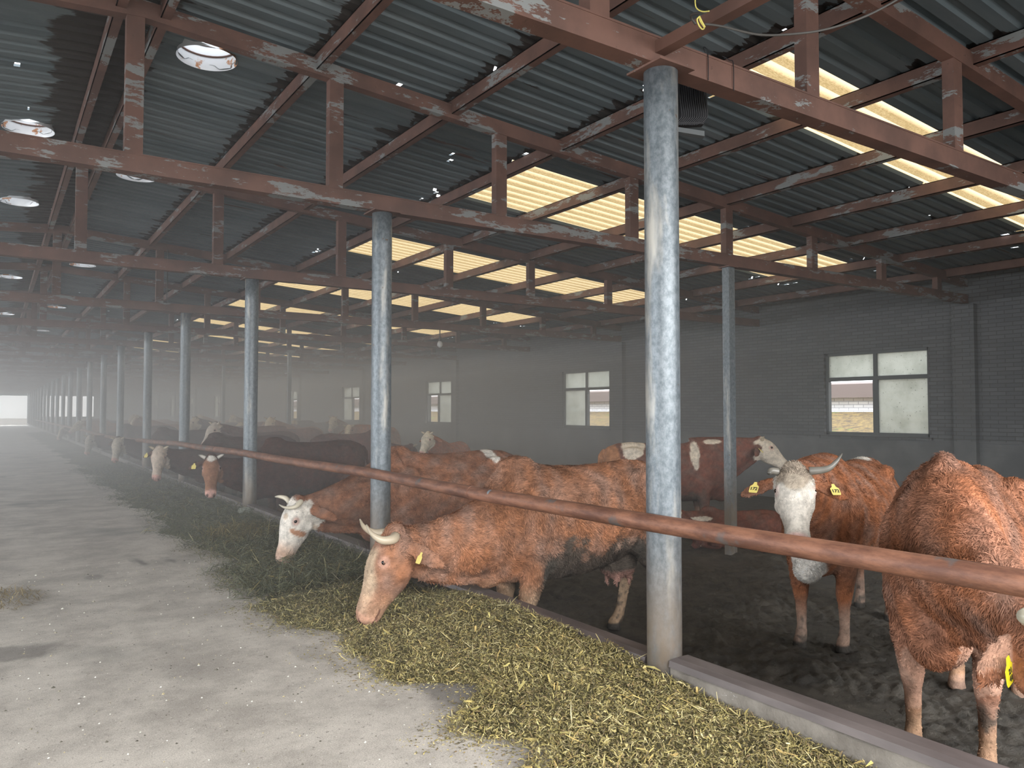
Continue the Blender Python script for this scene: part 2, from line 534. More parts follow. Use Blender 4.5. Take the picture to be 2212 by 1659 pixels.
# windows: dark frame, two fixed top panes, two sliding lower ones (open ones have no glass in the photo)
def window(n, y, open_left, open_right, shift=0.0):
    root = empty('window_%d' % n, (WALLX + .10, y, 0)); tag(root, kind='structure')
    zt = WZ0 + (WZ1 - WZ0) * .655
    f = MB()
    f.box((-.04, W0, WZ0), (.04, W0 + .055, WZ1)); f.box((-.04, W1 - .055, WZ0), (.04, W1, WZ1))
    f.box((-.04, W0, WZ0), (.04, W1, WZ0 + .06)); f.box((-.04, W0, WZ1 - .055), (.04, W1, WZ1))
    f.box((-.042, W0, zt), (.042, W1, zt + .075))
    f.box((-.041, -.035, zt), (.041, .035, WZ1)); f.box((-.043, -.05 + shift, WZ0), (.043, .05 + shift, zt))
    f.build('window_frame', M['frame'], root)
    s = MB(); s.box((-.16, W0 - .06, WZ0 - .05), (.12, W1 + .06, WZ0 - .005)); s.build('window_sill', M['brick'], root)
    for ya, yb, za, zb, skip in ((W0 + .05, -.03, zt + .07, WZ1 - .05, 0), (.03, W1 - .05, zt + .07, WZ1 - .05, 0),
                                 (W0 + .05, -.045 + shift, WZ0 + .05, zt, open_right), (.045 + shift, W1 - .05, WZ0 + .05, zt, open_left)):
        if not skip:
            q = MB(); q.box((-.006, ya, za), (.006, yb, zb)); q.build('window_pane', M['pane'], root)
    return root
wins = [(1, 0), (0, 1), (1, 0), (0, 1), (0, 1), (1, 0), (0, 1), (1, 0), (0, 1), (1, 0)]
for i, wy in enumerate(WY): window(i + 1, wy, *wins[i], shift=(.0, .0, .12, -.1, .05)[i % 5])

# kerb between pen and alley, one length per bay; the second one is broken open
def kerb(y0, y1, ztop_, hole=None):
    root = empty('feed_kerb', (3.0, (y0 + y1)/2, 0)); tag(root, kind='structure')
    n = max(2, int((y1 - y0) / .08))
    V, F, fill = [], [], []
    ys = np.linspace(y0, y1, n + 1)
    for i, y in enumerate(ys):
        j = .004*math.sin(y*5) + random.uniform(-.003, .003)
        zb = -.41
        cut = hole and hole[0] < y < hole[1]
        zt = ztop_ - .03 + (random.uniform(-.01, .01))
        V += [(2.935 + j, y, -.02), (2.935 + j, y, zt - .02), (2.955 + j, y, zt), (3.09, y, zt), (3.09, y, zb)]
        fill.append(cut)
    V = [(x, y - (y0+y1)/2, z) for x, y, z in [(a - 3.0, b_, c_) for a, b_, c_ in V]]
    for i in range(n):
        if fill[i] and fill[i+1]:
            for k in (0, 1, 2, 3):                      # the lower broken stump left inside the hole
                pass
            continue
        for k in range(4): F.append((i*5+k, i*5+k+1, (i+1)*5+k+1, (i+1)*5+k))
    for i in range(n + 1):
        if i in (0, n) or (fill[i] and (not fill[i-1] or not fill[min(i+1, n)])) : F.append(tuple(i*5+k for k in range(5)))
    mesh_obj('kerb_wall', V, F, M['kerb'], root)
    c_ = MB()
    prof = [(-.072, ztop_ - .04), (-.066, ztop_ - .008), (-.02, ztop_), (.07, ztop_ - .002), (.095, ztop_ - .02), (.095, ztop_ - .045)]
    h = (y1 - y0) / 2
    c_.prism(prof, -h, h)
    c_.build('kerb_coping', M['cap'], root)
ends = [-1.3] + PY
for i in range(len(ends) - 1):
    a, b2 = ends[i] + (.09 if i else 0), ends[i+1] - .09
    kerb(a, b2, .155 if i != 1 else .125, (4.95, 6.25) if i == 1 else None)

# ------------------------------------------------------------------ trusses, posts, purlins
def make_truss():
    root = empty('roof_truss', (0, 0, 0))
    c = MB(); c.box((-12.1, -.06, 3.30), (13.93, .06, 3.312)); c.box((-12.1, -.06, 3.438), (13.93, .06, 3.45))
    c.box((-12.1, -.056, 3.305), (13.93, -.046, 3.445)); c.box((-12.1, .04, 3.305), (13.93, .05, 3.445))
    c.build('bottom_chord', M['red'], root)
    for xa, xb in ((RIDGE, 13.93), (RIDGE, -12.1)):
        za, zb = z_rafter(xa), z_rafter(xb)
        r = MB(); r.prism([(xa, za), (xb, zb), (xb, zb + .14), (xa, za + .14)], -.05, .05)
        r.build('rafter', M['red'], root)
    for x in (.87, 2.52, 4.3, 6.15, 7.8, 9.6, 11.35, 13.0, -.78, -2.5, -5.9):
        s = MB(); zt = z_rafter(x) + .004
        s.box((x - .065, -.044, 3.448), (x + .065, -.034, zt)); s.box((x - .065, -.034, 3.448), (x - .055, .045, zt)); s.box((x + .055, -.034, 3.448), (x + .065, .045, zt))
        s.build('strut', M['red'], root)
    return root

def copy_tree(o, parent=None):
    c = o.copy(); C.objects.link(c)
    if parent: c.parent = parent
    for ch in list(o.children): copy_tree(ch, c)
    return c

def make_post():
    root = empty('steel_post', (0, 0, 0))
    s = MB(); s.tube([(0, 0, -.05 + 3.34*k/12) for k in range(13)], .0925, 32)
    s.build('post_shaft', M['galv'], root, smooth=True)
    p = MB(); p.box((-.13, -.13, 3.288), (.13, .13, 3.2995)); p.build('cap_plate', M['red'], root)
    return root

tr0, po0 = make_truss(), make_post()
for i, y in enumerate(PY):
    o = tr0 if i == 0 else copy_tree(tr0)
    o.location = (0, y, 0)
    tag(o, 'red primed steel roof truss resting on the %s round post along the feed rail' % ORD[i], 'roof truss', 'red steel roof trusses')
    o = po0 if i == 0 else copy_tree(po0)
    o.location = (ROWX, y, 0)
    tag(o, 'round galvanized steel post, %s along the feed rail counting from the thickest one' % ORD[i], 'post', 'round galvanized posts along the feed rail')

pole0 = None
for i, k in enumerate((1, 5, 7, 9)):
    if pole0 is None:
        pole0 = empty('pen_pole')
        s = MB(); s.box((-.055, -.055, PEN - .03), (.055, .055, 3.30)); s.build('pole_shaft', M['galv'], pole0)
        s = MB(); s.box((-.09, -.09, 3.285), (.09, .09, 3.299)); s.build('cap_plate', M['red'], pole0)
        o = pole0
    else: o = copy_tree(pole0)
    o.location = (7.82, PY[k], 0)
    tag(o, 'slim square steel pole inside the pen under the %s roof truss' % ORD[k], 'pole', 'slim square poles inside the pen')

for i, x in enumerate(PURX + [.76]):
    z = z_rafter(x) + .042
    s = MB(); s.box((-.035, BACK, 0), (-.027, END, .145)); s.box((-.035, BACK, 0), (.042, END, .008)); s.box((-.035, BACK, .137), (.042, END, .145))
    o = s.build('roof_purlin', M['red']); o.location = (x, 0, z)
    tag(o, 'long red steel purlin, %s' % (ORD[i] + ' down the slope from the ridge' if i < len(PURX) else 'beyond the ridge'),
        'purlin', 'purlins under the roof sheets')

# skylight strips of corrugated fibreglass
for j, (side, word) in enumerate(((1, 'pen'),)):
    for i, (s0, s1) in enumerate(SKY):
        pr = profile(s0 - .12, s1 + .12)
        V, cols = [], []
        for (y, h) in pr:
            for x in (SKX0 - .1, SKX1 + .1):
                x = x if side > 0 else 2*RIDGE - x
                V.append((x, y, z_sheet(x) + h + .012)); cols.append((1, 1, 1) if h > 0 else (0, 0, 0))
        F = [(2*k, 2*k+1, 2*k+3, 2*k+2) for k in range(len(pr) - 1)]
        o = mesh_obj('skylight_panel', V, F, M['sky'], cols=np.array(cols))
        tag(o, 'glowing tan corrugated fibreglass skylight on the %s slope beyond the %s truss' % (word, ORD[i]), 'skylight', 'fibreglass skylight strips in the roof')

# round roof ventilators
v0 = None
for i, (x, y) in enumerate(VENT):
    if v0 is None:
        v0 = empty('roof_ventilator')
        s = MB(); s.tube([(0, 0, -.03), (0, 0, .0), (0, 0, .30)], [VR + .012, VR + .004, VR + .004], 40, cap=False); s.build('drum', M['drum'], v0, smooth=True)
        s = MB()
        for zz in (.10, .2): s.tube([(VR*math.cos(a), VR*math.sin(a), zz) for a in np.linspace(0, 2*math.pi, 33)], .009, 8, cap=False)
        s.build('stiffening_ring', M['red'], v0)
        s = MB(); s.tube([(.36*math.cos(a), .36*math.sin(a), .62) for a in np.linspace(0, 2*math.pi, 33)], .02, 8, cap=False); s.build('turbine_rim', M['drum'], v0)
        s = MB()
        for a in (0, 2.1, 4.2): s.tube([(VR*math.cos(a), VR*math.sin(a), .25), (.33*math.cos(a), .33*math.sin(a), .64)], .01, 6)
        s.build('rim_bracket', M['red'], v0)
        o = v0
    else: o = copy_tree(v0)
    o.location = (x, y, z_sheet(x) + .005)
    side = i < 5
    tag(o, 'round bright roof ventilator, %s of the row on the %s side' % (ORD[i % 5], 'window' if side else 'far alley'),
        'ventilator', 'round ventilators in the roof')

# ------------------------------------------------------------------ feed rail and small fittings
rz = {0: .905, 1: .858, 2: .878, 3: .866, 4: .837, 5: .76, 6: .69, 7: .69}
pts = []
for i in range(0, 18):
    y = -1.5 if i == 0 else PY[i-1]
    pts.append((2.855, y, rz.get(i, .72)))
    if i < 17: pts.append((2.855, (y + PY[i]) / 2, (rz.get(i, .72) + rz.get(i+1, .72)) / 2 - .012))
rail = empty('feed_rail', (2.855, 3, .86))
s = MB(); s.tube([Vector(p) - rail.location for p in pts], .047, 20); s.build('rail_pipe', M['rust'], rail, smooth=True)
for y in (4.75, 12.4, 21.0):
    j = max(k for k in range(len(pts)-1) if pts[k][1] <= y)
    f = (y - pts[j][1]) / (pts[j+1][1] - pts[j][1]); z = pts[j][2] + f * (pts[j+1][2] - pts[j][2])
    s = MB(); s.tube([Vector((2.855, y - .012, z)) - rail.location, Vector((2.855, y + .012, z)) - rail.location], .0505, 20); s.build('weld_collar', M['rust'], rail)
tag(rail, 'long rusty horizontal feed rail pipe running past the round posts', 'rail')

s = MB(); s.box((-.035, -2.2, -.032), (.035, 2.2, .032))
o = s.build('tie_bar', M['red']); o.location = (2.93, .735, 3.385)
tag(o, 'red steel tie bar joining the chord above the thick post, bound with yellow twine', 'bar')

def curve_thing(name, pts, rad, mat, label, cat):
    p = [Vector(q) for q in pts]
    fine = []
    for i in range(len(p) - 1):                   # Catmull-Rom through the points
        a, b_, c_, d = p[max(i-1, 0)], p[i], p[i+1], p[min(i+2, len(p)-1)]
        for k in range(6):
            u = k / 6
            fine.append(.5*((2*b_) + (c_-a)*u + (2*a-5*b_+4*c_-d)*u*u + (3*b_-a-3*c_+d)*u**3))
    fine.append(p[-1])
    s = MB(); s.tube([q - p[0] for q in fine], rad, 8)
    o = s.build(name, mat, smooth=True); o.location = p[0]
    return tag(o, label, cat)
curve_thing('sagging_cable', [at(1503, 52, 3.8), at(1493, 38, 3.78), at(1497, 30, 3.72), at(1525, 27, 3.62)], .006, M['cable'], 'grey cable end looped behind the red tie bar', 'cable')
curve_thing('sagging_cable', [at(1523, 52, 3.62), at(1560, 57, 3.6), at(1640, 75, 3.55), at(1720, 73, 3.5), at(1790, 62, 3.5), at(1870, 35, 3.5), at(1945, -5, 3.5), at(2030, -60, 3.5)],
            .0055, M['cable'], 'thin grey cable sagging from the tie bar across the roof struts', 'cable')
curve_thing('baling_twine', [at(1502, -12, 3.66), at(1502, 10, 3.66), at(1507, 20, 3.65), at(1518, 25, 3.63), at(1532, 24, 3.6)], .003, M['yellow'], 'yellow twine hanging loose above the red tie bar', 'twine')
curve_thing('baling_twine', [at(1512, 35, 3.66), at(1506, 42, 3.66), at(1510, 55, 3.66), at(1517, 63, 3.66), at(1521, 59, 3.66), at(1513, 46, 3.66), at(1511, 36, 3.66), at(1517, 48, 3.655), at(1523, 59, 3.66)],
            .0035, M['yellow'], 'yellow twine wound tightly round the tie bar', 'twine')
curve_thing('tie_wire', [(3.297, 2.915, 3.30), (3.297, 2.916, 3.45), (3.29, 2.925, 3.485), (3.30, 2.95, 3.50), (3.325, 2.96, 3.48), (3.33, 2.965, 3.448)], .0025, M['dark'], 'thin wire loop tied round the red chord beside the thick post', 'wire')
curve_thing('tie_wire', [(3.512, 2.915, 3.29), (3.511, 2.916, 3.45), (3.50, 2.935, 3.475), (3.47, 2.96, 3.50)], .0025, M['dark'], 'thin wire tied over the red chord under the tan skylight', 'wire')
curve_thing('hanging_wire', [(2.64, 15.4, 4.45), (2.641, 15.4, 3.9), (2.64, 15.4, 3.445)], .008, M['cable'], 'thin wire hanging straight down in the dark alley roof space', 'wire')

# ribbed wire cage behind the top of the near post
cage = empty('wire_cage', at(1500, 235, 4.75))
def cl(px, py, d=4.75): return at(px, py, d) - cage.location
for k in range(13):
    x = 1470 + k*4.6
    s = MB(); s.tube([cl(x - 3, 170), cl(x, 215), cl(x + 3, 245), cl(x + 2, 254), cl(x - 8, 264), cl(x - 22, 270)], .0045, 6); s.build('cage_rod', M['dark'], cage, smooth=True)
s = MB()
q = [cl(1448, 170, 4.82), cl(1518, 178, 4.82), cl(1530, 250, 4.82), cl(1520, 268, 4.82), cl(1452, 272, 4.82)]
off = Vector((.559*.05, .829*.05, 0))
s.add(q + [v + off for v in q], [(0, 1, 2, 3, 4), (9, 8, 7, 6, 5)] + [(i, i+5, (i+1) % 5 + 5, (i+1) % 5) for i in range(5)])
s.build('cage_back', M['dark'], cage)
s = MB(); q = [cl(1450, 272), cl(1522, 283), cl(1522, 294), cl(1450, 282)]
s.add(q + [v + off for v in q], [(0, 1, 2, 3), (7, 6, 5, 4)] + [(i, i+4, (i+1) % 4 + 4, (i+1) % 4) for i in range(4)]); s.build('cage_tray', M['frame'], cage)
s = MB(); s.tube([cl(1478, 176, 4.8), Vector((3.13, 3.035, 3.305)) - cage.location], .01, 8); s.tube([cl(1510, 182, 4.8), Vector((3.27, 3.035, 3.305)) - cage.location], .01, 8); s.build('hanger', M['dark'], cage)
tag(cage, 'dark ribbed wire cage hanging behind the top of the thick post', 'cage')

lamp = empty('hanging_lamp', (8.44, 15.46, 3.14))
s = MB(); s.tube([(0, 0, .162), (0, 0, 0)], .012, 6); s.build('cord', M['dark'], lamp)
s = MB(); s.tube([(0, 0, 0), (0, 0, -.1)], .03, 10); s.build('socket', M['dark'], lamp)
s = MB(); s.tube([(0, 0, -.1), (0, 0, -.15), (0, 0, -.2), (0, 0, -.25)], [.03, .06, .065, .02], 12); s.build('bulb', M['bulb'], lamp, smooth=True)
tag(lamp, 'unlit bulb hanging from a far truss near the brick wall', 'lamp')

# what the windows look out on
mb = MB()
mb.add([(14.2, -10, .35), (15.6, -10, .80), (18.9, -10, 1.42), (18.9, 110, 1.42), (15.6, 110, .80), (14.2, 110, .35)], [(0, 1, 4, 5), (1, 2, 3, 4)])
tag(mb.build('outdoor_ground', M['grass']), kind='structure')
mb = MB(); mb.box((-70, END + .3, -.1), (60, END + 90, -.02)); mb.box((-70, -80, -.1), (60, BACK - .02, -.03)); mb.box((-70, BACK - .02, -.6), (-12.4, END + .3, -.05)); tag(mb.build('outdoor_ground', M['concrete']), kind='structure')
nb = empty('neighbouring_building', (19, 40, 1.3))
s = MB(); s.box((0, -45, -.2), (.25, 65, .62)); s.build('brick_wall', M['wbrick'], nb)
s = MB(); s.prism([(-.16, .50), (-.16, .86), (.3, .93), (.3, .55)], -45, 65); s.build('eave', M['fascia'], nb)
tag(nb, 'low white brick building with a pinkish eave seen through the windows', 'building')
# ------------------------------------------------------------------ cattle
def vnoise(P, scale, seed):
    r = np.random.default_rng(seed)
    out = np.zeros(len(P))
    for _ in range(7):
        k = r.normal(size=3) * scale
        out += np.sin(P @ k + r.uniform(0, 6.28))
    return out / 3.7

def n_(v): v = np.asarray(v, float); return v / np.linalg.norm(v)

class Loft:
    def __init__(s): s.V, s.F = [], []
    def rings(s, rs):
        b = len(s.V); n = len(rs[0])
        for r in rs: s.V += [tuple(p) for p in r]
        for i in range(len(rs) - 1):
            for k in range(n):
                s.F.append((b+i*n+k, b+i*n+(k+1) % n, b+(i+1)*n+(k+1) % n, b+(i+1)*n+k))
        s.V += [tuple(np.mean(rs[0], 0)), tuple(np.mean(rs[-1], 0))]
        c0, c1, e = len(s.V) - 2, len(s.V) - 1, b + (len(rs)-1)*n
        for k in range(n):
            s.F.append((c0, b+(k+1) % n, b+k)); s.F.append((c1, e+k, e+(k+1) % n))
    def tube(s, pts, rads, ref=(0, 1, 0), n=14):
        """rads: (radius along the sideways axis, radius along the other) per point."""
        pts = [np.asarray(p, float) for p in pts]; rs = []
        for i, p in enumerate(pts):
            t = n_(pts[min(i+1, len(pts)-1)] - pts[max(i-1, 0)])
            u = np.asarray(ref, float); u = n_(u - t*np.dot(u, t)); v = np.cross(t, u)
            ru, rv = rads[i] if isinstance(rads[i], (tuple, list)) else (rads[i], rads[i])
            a = np.linspace(0, 2*np.pi, n, endpoint=False)
            rs.append(p + np.outer(np.cos(a)*ru, u) + np.outer(np.sin(a)*rv, v))
        s.rings(rs)
    def ball(s, c, r, n=12, m=8):
        rs = []
        for i in range(m):
            ph = -np.pi/2 + np.pi*(i+.5)/m
            a = np.linspace(0, 2*np.pi, n, endpoint=False)
            rs.append(np.stack([c[0]+r[0]*np.cos(ph)*np.cos(a), c[1]+r[1]*np.cos(ph)*np.sin(a), np.full(n, c[2]+r[2]*np.sin(ph))], -1))
        s.rings(rs)

TRUNK = [(-.90, 1.27, .99, .09), (-.84, 1.335, .86, .185), (-.70, 1.385, .76, .250), (-.50, 1.405, .67, .285), (-.25, 1.385, .60, .315), (0.0, 1.375, .555, .340),
         (.25, 1.385, .545, .325), (.45, 1.42, .55, .280), (.60, 1.435, .555, .240), (.74, 1.35, .575, .200), (.86, 1.20, .63, .135)]

def bez(a, b, c, t): return (1-t)**2*a + 2*t*(1-t)*b + t*t*c

def cow_shape(p):
    """Body of a cow in its own frame: +X towards the head, hooves at z = 0."""
    L = Loft()
    low = -.62 if p.get('lying') else 0.0
    rs = []
    for (x, zt, zb, wd) in TRUNK:
        a = np.linspace(0, 2*np.pi, 28, endpoint=False)
        h, mid = (zt-zb)/2, (zt+zb)/2
        si = np.sin(a)
        yy = wd*np.cos(a)*(1 - p.get('taper', .36)*np.maximum(si, 0)**1.4 + .04*np.minimum(si, 0))*p.get('girth', 1)
        rs.append(np.stack([np.full(28, x), yy, mid + h*np.sign(si)*np.abs(si)**.88 + low], -1))
    L.rings(rs)
    for sgn in (-1, 1):
        L.ball((-.50, sgn*.175, 1.275+low), (.14, .075, .065))
        L.ball((-.80, sgn*.09, 1.215+low), (.09, .06, .06))
        L.ball((.50, sgn*.20, 1.02+low), (.17, .10, .26))
    L.ball((.80, 0, .66+low), (.13, .105, .12))
    if p.get('brisket'): L.ball((.74, 0, .67), (.16, .14, .145))
    L.ball((.56, 0, 1.40+low), (.16, .07, .07 + p.get('hump', 0)))
    fo = p.get('fore', ((0, 0), (0, 0))); hi = p.get('hind', ((0, 0), (0, 0)))
    if not p.get('lying'):
        for i, sgn in enumerate((-1, 1)):
            dx, dy = fo[i]; y = sgn*.165
            L.tube([(.56, y, 1.06), (.54, y+sgn*.025, .84), (.50+.1*dx, y+sgn*.02, .68), (.52+.5*dx, y+.5*dy, .42), (.515+.62*dx, y+.6*dy, .34), (.51+.85*dx, y+.85*dy, .17), (.53+.95*dx, y+.95*dy, .10), (.56+dx, y+dy, .065), (.565+dx, y+dy, .0)],
                   [(.09, .16), (.088, .15), (.080, .105), (.060, .066), (.045, .044), (.036, .040), (.046, .050), (.046, .056), (.056, .068)])
            dx, dy = hi[i]; y = sgn*.165
            L.tube([(-.62, y, 1.12), (-.60, y+sgn*.04, .92), (-.55, y+sgn*.045, .72), (-.66+.3*dx, y+sgn*.02, .57), (-.775+.6*dx, y+.4*dy, .455), (-.765+.75*dx, y+.6*dy, .34), (-.745+.9*dx, y+.85*dy, .17), (-.725+.95*dx, y+.95*dy, .10), (-.69+dx, y+dy, .065), (-.685+dx, y+dy, .0)],
                   [(.10, .22), (.115, .21), (.095, .155), (.062, .090), (.048, .066), (.038, .050), (.037, .044), (.046, .052), (.046, .056), (.056, .068)])
    else:
        for sgn in (-1, 1):
            L.tube([(.55, sgn*.2, .30), (.75, sgn*.28, .12), (.50, sgn*.30, .06), (.40, sgn*.28, .05)], [.11, .07, .05, .05], ref=(0, 0, 1))
            L.tube([(-.6, sgn*.22, .35), (-.35, sgn*.40, .16), (-.60, sgn*.42, .07), (-.30, sgn*.44, .05)], [.17, .10, .06, .05], ref=(0, 0, 1))
    # head frame
    P = np.array(p['poll'], float); yw, pt, rl = R(p.get('hyaw', 0)), R(p.get('hpitch', 55)), R(p.get('hroll', 0))
    d = np.array([math.cos(pt)*math.cos(yw), math.cos(pt)*math.sin(yw), -math.sin(pt)])
    nn = np.array([math.sin(pt)*math.cos(yw), math.sin(pt)*math.sin(yw), math.cos(pt)])
    u = np.cross(nn, d)
    if rl: nn, u = nn*math.cos(rl) + u*math.sin(rl), u*math.cos(rl) - nn*math.sin(rl)
    hs = p.get('hscale', 1.0)
    def H(t, lat, up): return P + hs*(d*t + u*lat + nn*up)
    A = np.linspace(0, 2*np.pi, 20, endpoint=False)
    rs = []
    for (t, vc, hv, hu, sq) in [(-.05, -.04, .05, .055, 1), (-.02, -.035, .085, .095, 1), (.05, -.045, .122, .116, .9), (.12, -.054, .146, .122, .85), (.19, -.062, .151, .122, .85),
                            (.26, -.066, .142, .102, .9), (.33, -.066, .117, .082, .95), (.40, -.064, .096, .073, .9), (.455, -.062, .087, .078, .85), (.505, -.066, .079, .081, .8),
                            (.545, -.070, .058, .066, .8), (.565, -.072, .035, .042, 1)]:
        ca, sa = np.cos(A), np.sin(A)
        ca2, sa2 = np.sign(ca)*np.abs(ca)**sq, np.sign(sa)*np.abs(sa)**sq
        narrow = 1 - .16*np.maximum(-sa, 0)
        rs.append(np.array([H(t, hu*c_*na, vc + hv*s_) for c_, s_, na in zip(ca2, sa2, narrow)]))
    L.rings(rs)
    for sgn in (-1, 1):                              # brow, cheek, nostril rim
        L.ball(H(.165, sgn*.095, .015), (.034*hs,)*3); L.ball(H(.17, sgn*.075, -.13), (.06*hs, .05*hs, .06*hs)); L.ball(H(.525, sgn*.045, -.028), (.024*hs,)*3)
        e0 = np.array((.085, .015, -.055)); ed = n_(p.get('eardir', (1, .12, -.5))); el = .255*p.get('earlen', 1.0)
        ep = [e0 + ed*el*k for k in (0, .25, .52, .8, 1.0)]
        L.tube([H(e[1], sgn*e[0], e[2] - .02*k) for k, e in enumerate(ep)], [(.026, .032), (.017, .052), (.016, .066), (.015, .054), (.012, .022)], ref=tuple(nn))
    L.ball(H(-.03, 0, .01), (.07*hs, .07*hs, .05*hs))
    # neck
    N0 = np.array([.50, 0, p.get('nbase', 1.06)+low]); E = P - d*.01*hs - nn*.05*hs + d*.05
    N1 = np.array(p.get('nctrl', (1.0, 0, 1.12)), float) + [0, 0, low*(.6 if p.get('lying') else 0)]
    pts, rad, under = [], [], []
    for t in np.linspace(0, 1, 9):
        q = bez(N0, N1, E, t)
        pts.append(q); rad.append((.185*(1-t)**1.2 + .088, p.get('neck', .315)*(1-t)**1.15 + .125 - .01*t))
    L.tube(pts, rad, n=20)
    for i in range(1, 8):
        tg = n_(pts[i+1] - pts[i-1]); dn = np.array([0, 0, -1.]) ; dn = dn - tg*np.dot(dn, tg); dn = n_(dn)
        under.append(pts[i] + dn*rad[i][1]*.98)
    if np.linalg.norm(under[0] - under[-1]) > .1: L.tube(under, [(.035, .075)]*len(under), n=10)
    if p.get('udder'):
        L.ball((-.42, 0, .60), (.17, .14, .13))
        for (x, y) in ((-.36, -.06), (-.36, .06), (-.49, -.06), (-.49, .06)): L.tube([(x, y, .50), (x, y, .44), (x, y, .40)], [.022, .017, .012], ref=(0, 1, 0), n=8)
    if not p.get('lying'):
        L.tube([(-.88, 0, 1.29), (-.955, .0, 1.20), (-.97, .01, .98), (-.955, .01, .74), (-.95, .0, .56), (-.95, 0, .44)], [.036, .032, .024, .02, .034, .014])
    return L, H, (P, d, nn, u, hs)

def voxel_mesh(L, size, smooth):
    me = bpy.data.meshes.new('tmp'); me.from_pydata(L.V, [], L.F); me.update()
    o = bpy.data.objects.new('tmp', me); C.objects.link(o)
    m = o.modifiers.new('r', 'REMESH'); m.mode = 'VOXEL'; m.voxel_size = size
    m = o.modifiers.new('s', 'SMOOTH'); m.factor = .5; m.iterations = smooth
    dg = bpy.context.evaluated_depsgraph_get()
    ev = o.evaluated_get(dg); em = ev.to_mesh()
    V = np.empty(len(em.vertices)*3, np.float32); em.vertices.foreach_get('co', V); V = V.reshape(-1, 3).astype(float)
    N = np.empty(len(em.vertices)*3, np.float32); em.vertices.foreach_get('normal', N); N = N.reshape(-1, 3).astype(float)
    F = np.empty(len(em.loops), np.int32); em.loops.foreach_get('vertex_index', F)
    starts = np.empty(len(em.polygons), np.int32); em.polygons.foreach_get('loop_start', starts)
    tot = np.empty(len(em.polygons), np.int32); em.polygons.foreach_get('loop_total', tot)
    faces = [tuple(F[a:a+k]) for a, k in zip(starts, tot)]
    ev.to_mesh_clear()
    bpy.data.objects.remove(o); bpy.data.meshes.remove(me)
    return V, faces, N

BROWN = (.34, .135, .062); DKBROWN = (.13, .050, .030); REDBR = (.28, .095, .045); GINGER = (.42, .18, .08)
CREAM = (.62, .55, .46); WHITE = (.72, .69, .64); PINK = (.62, .36, .31); DIRT = (.075, .066, .056)

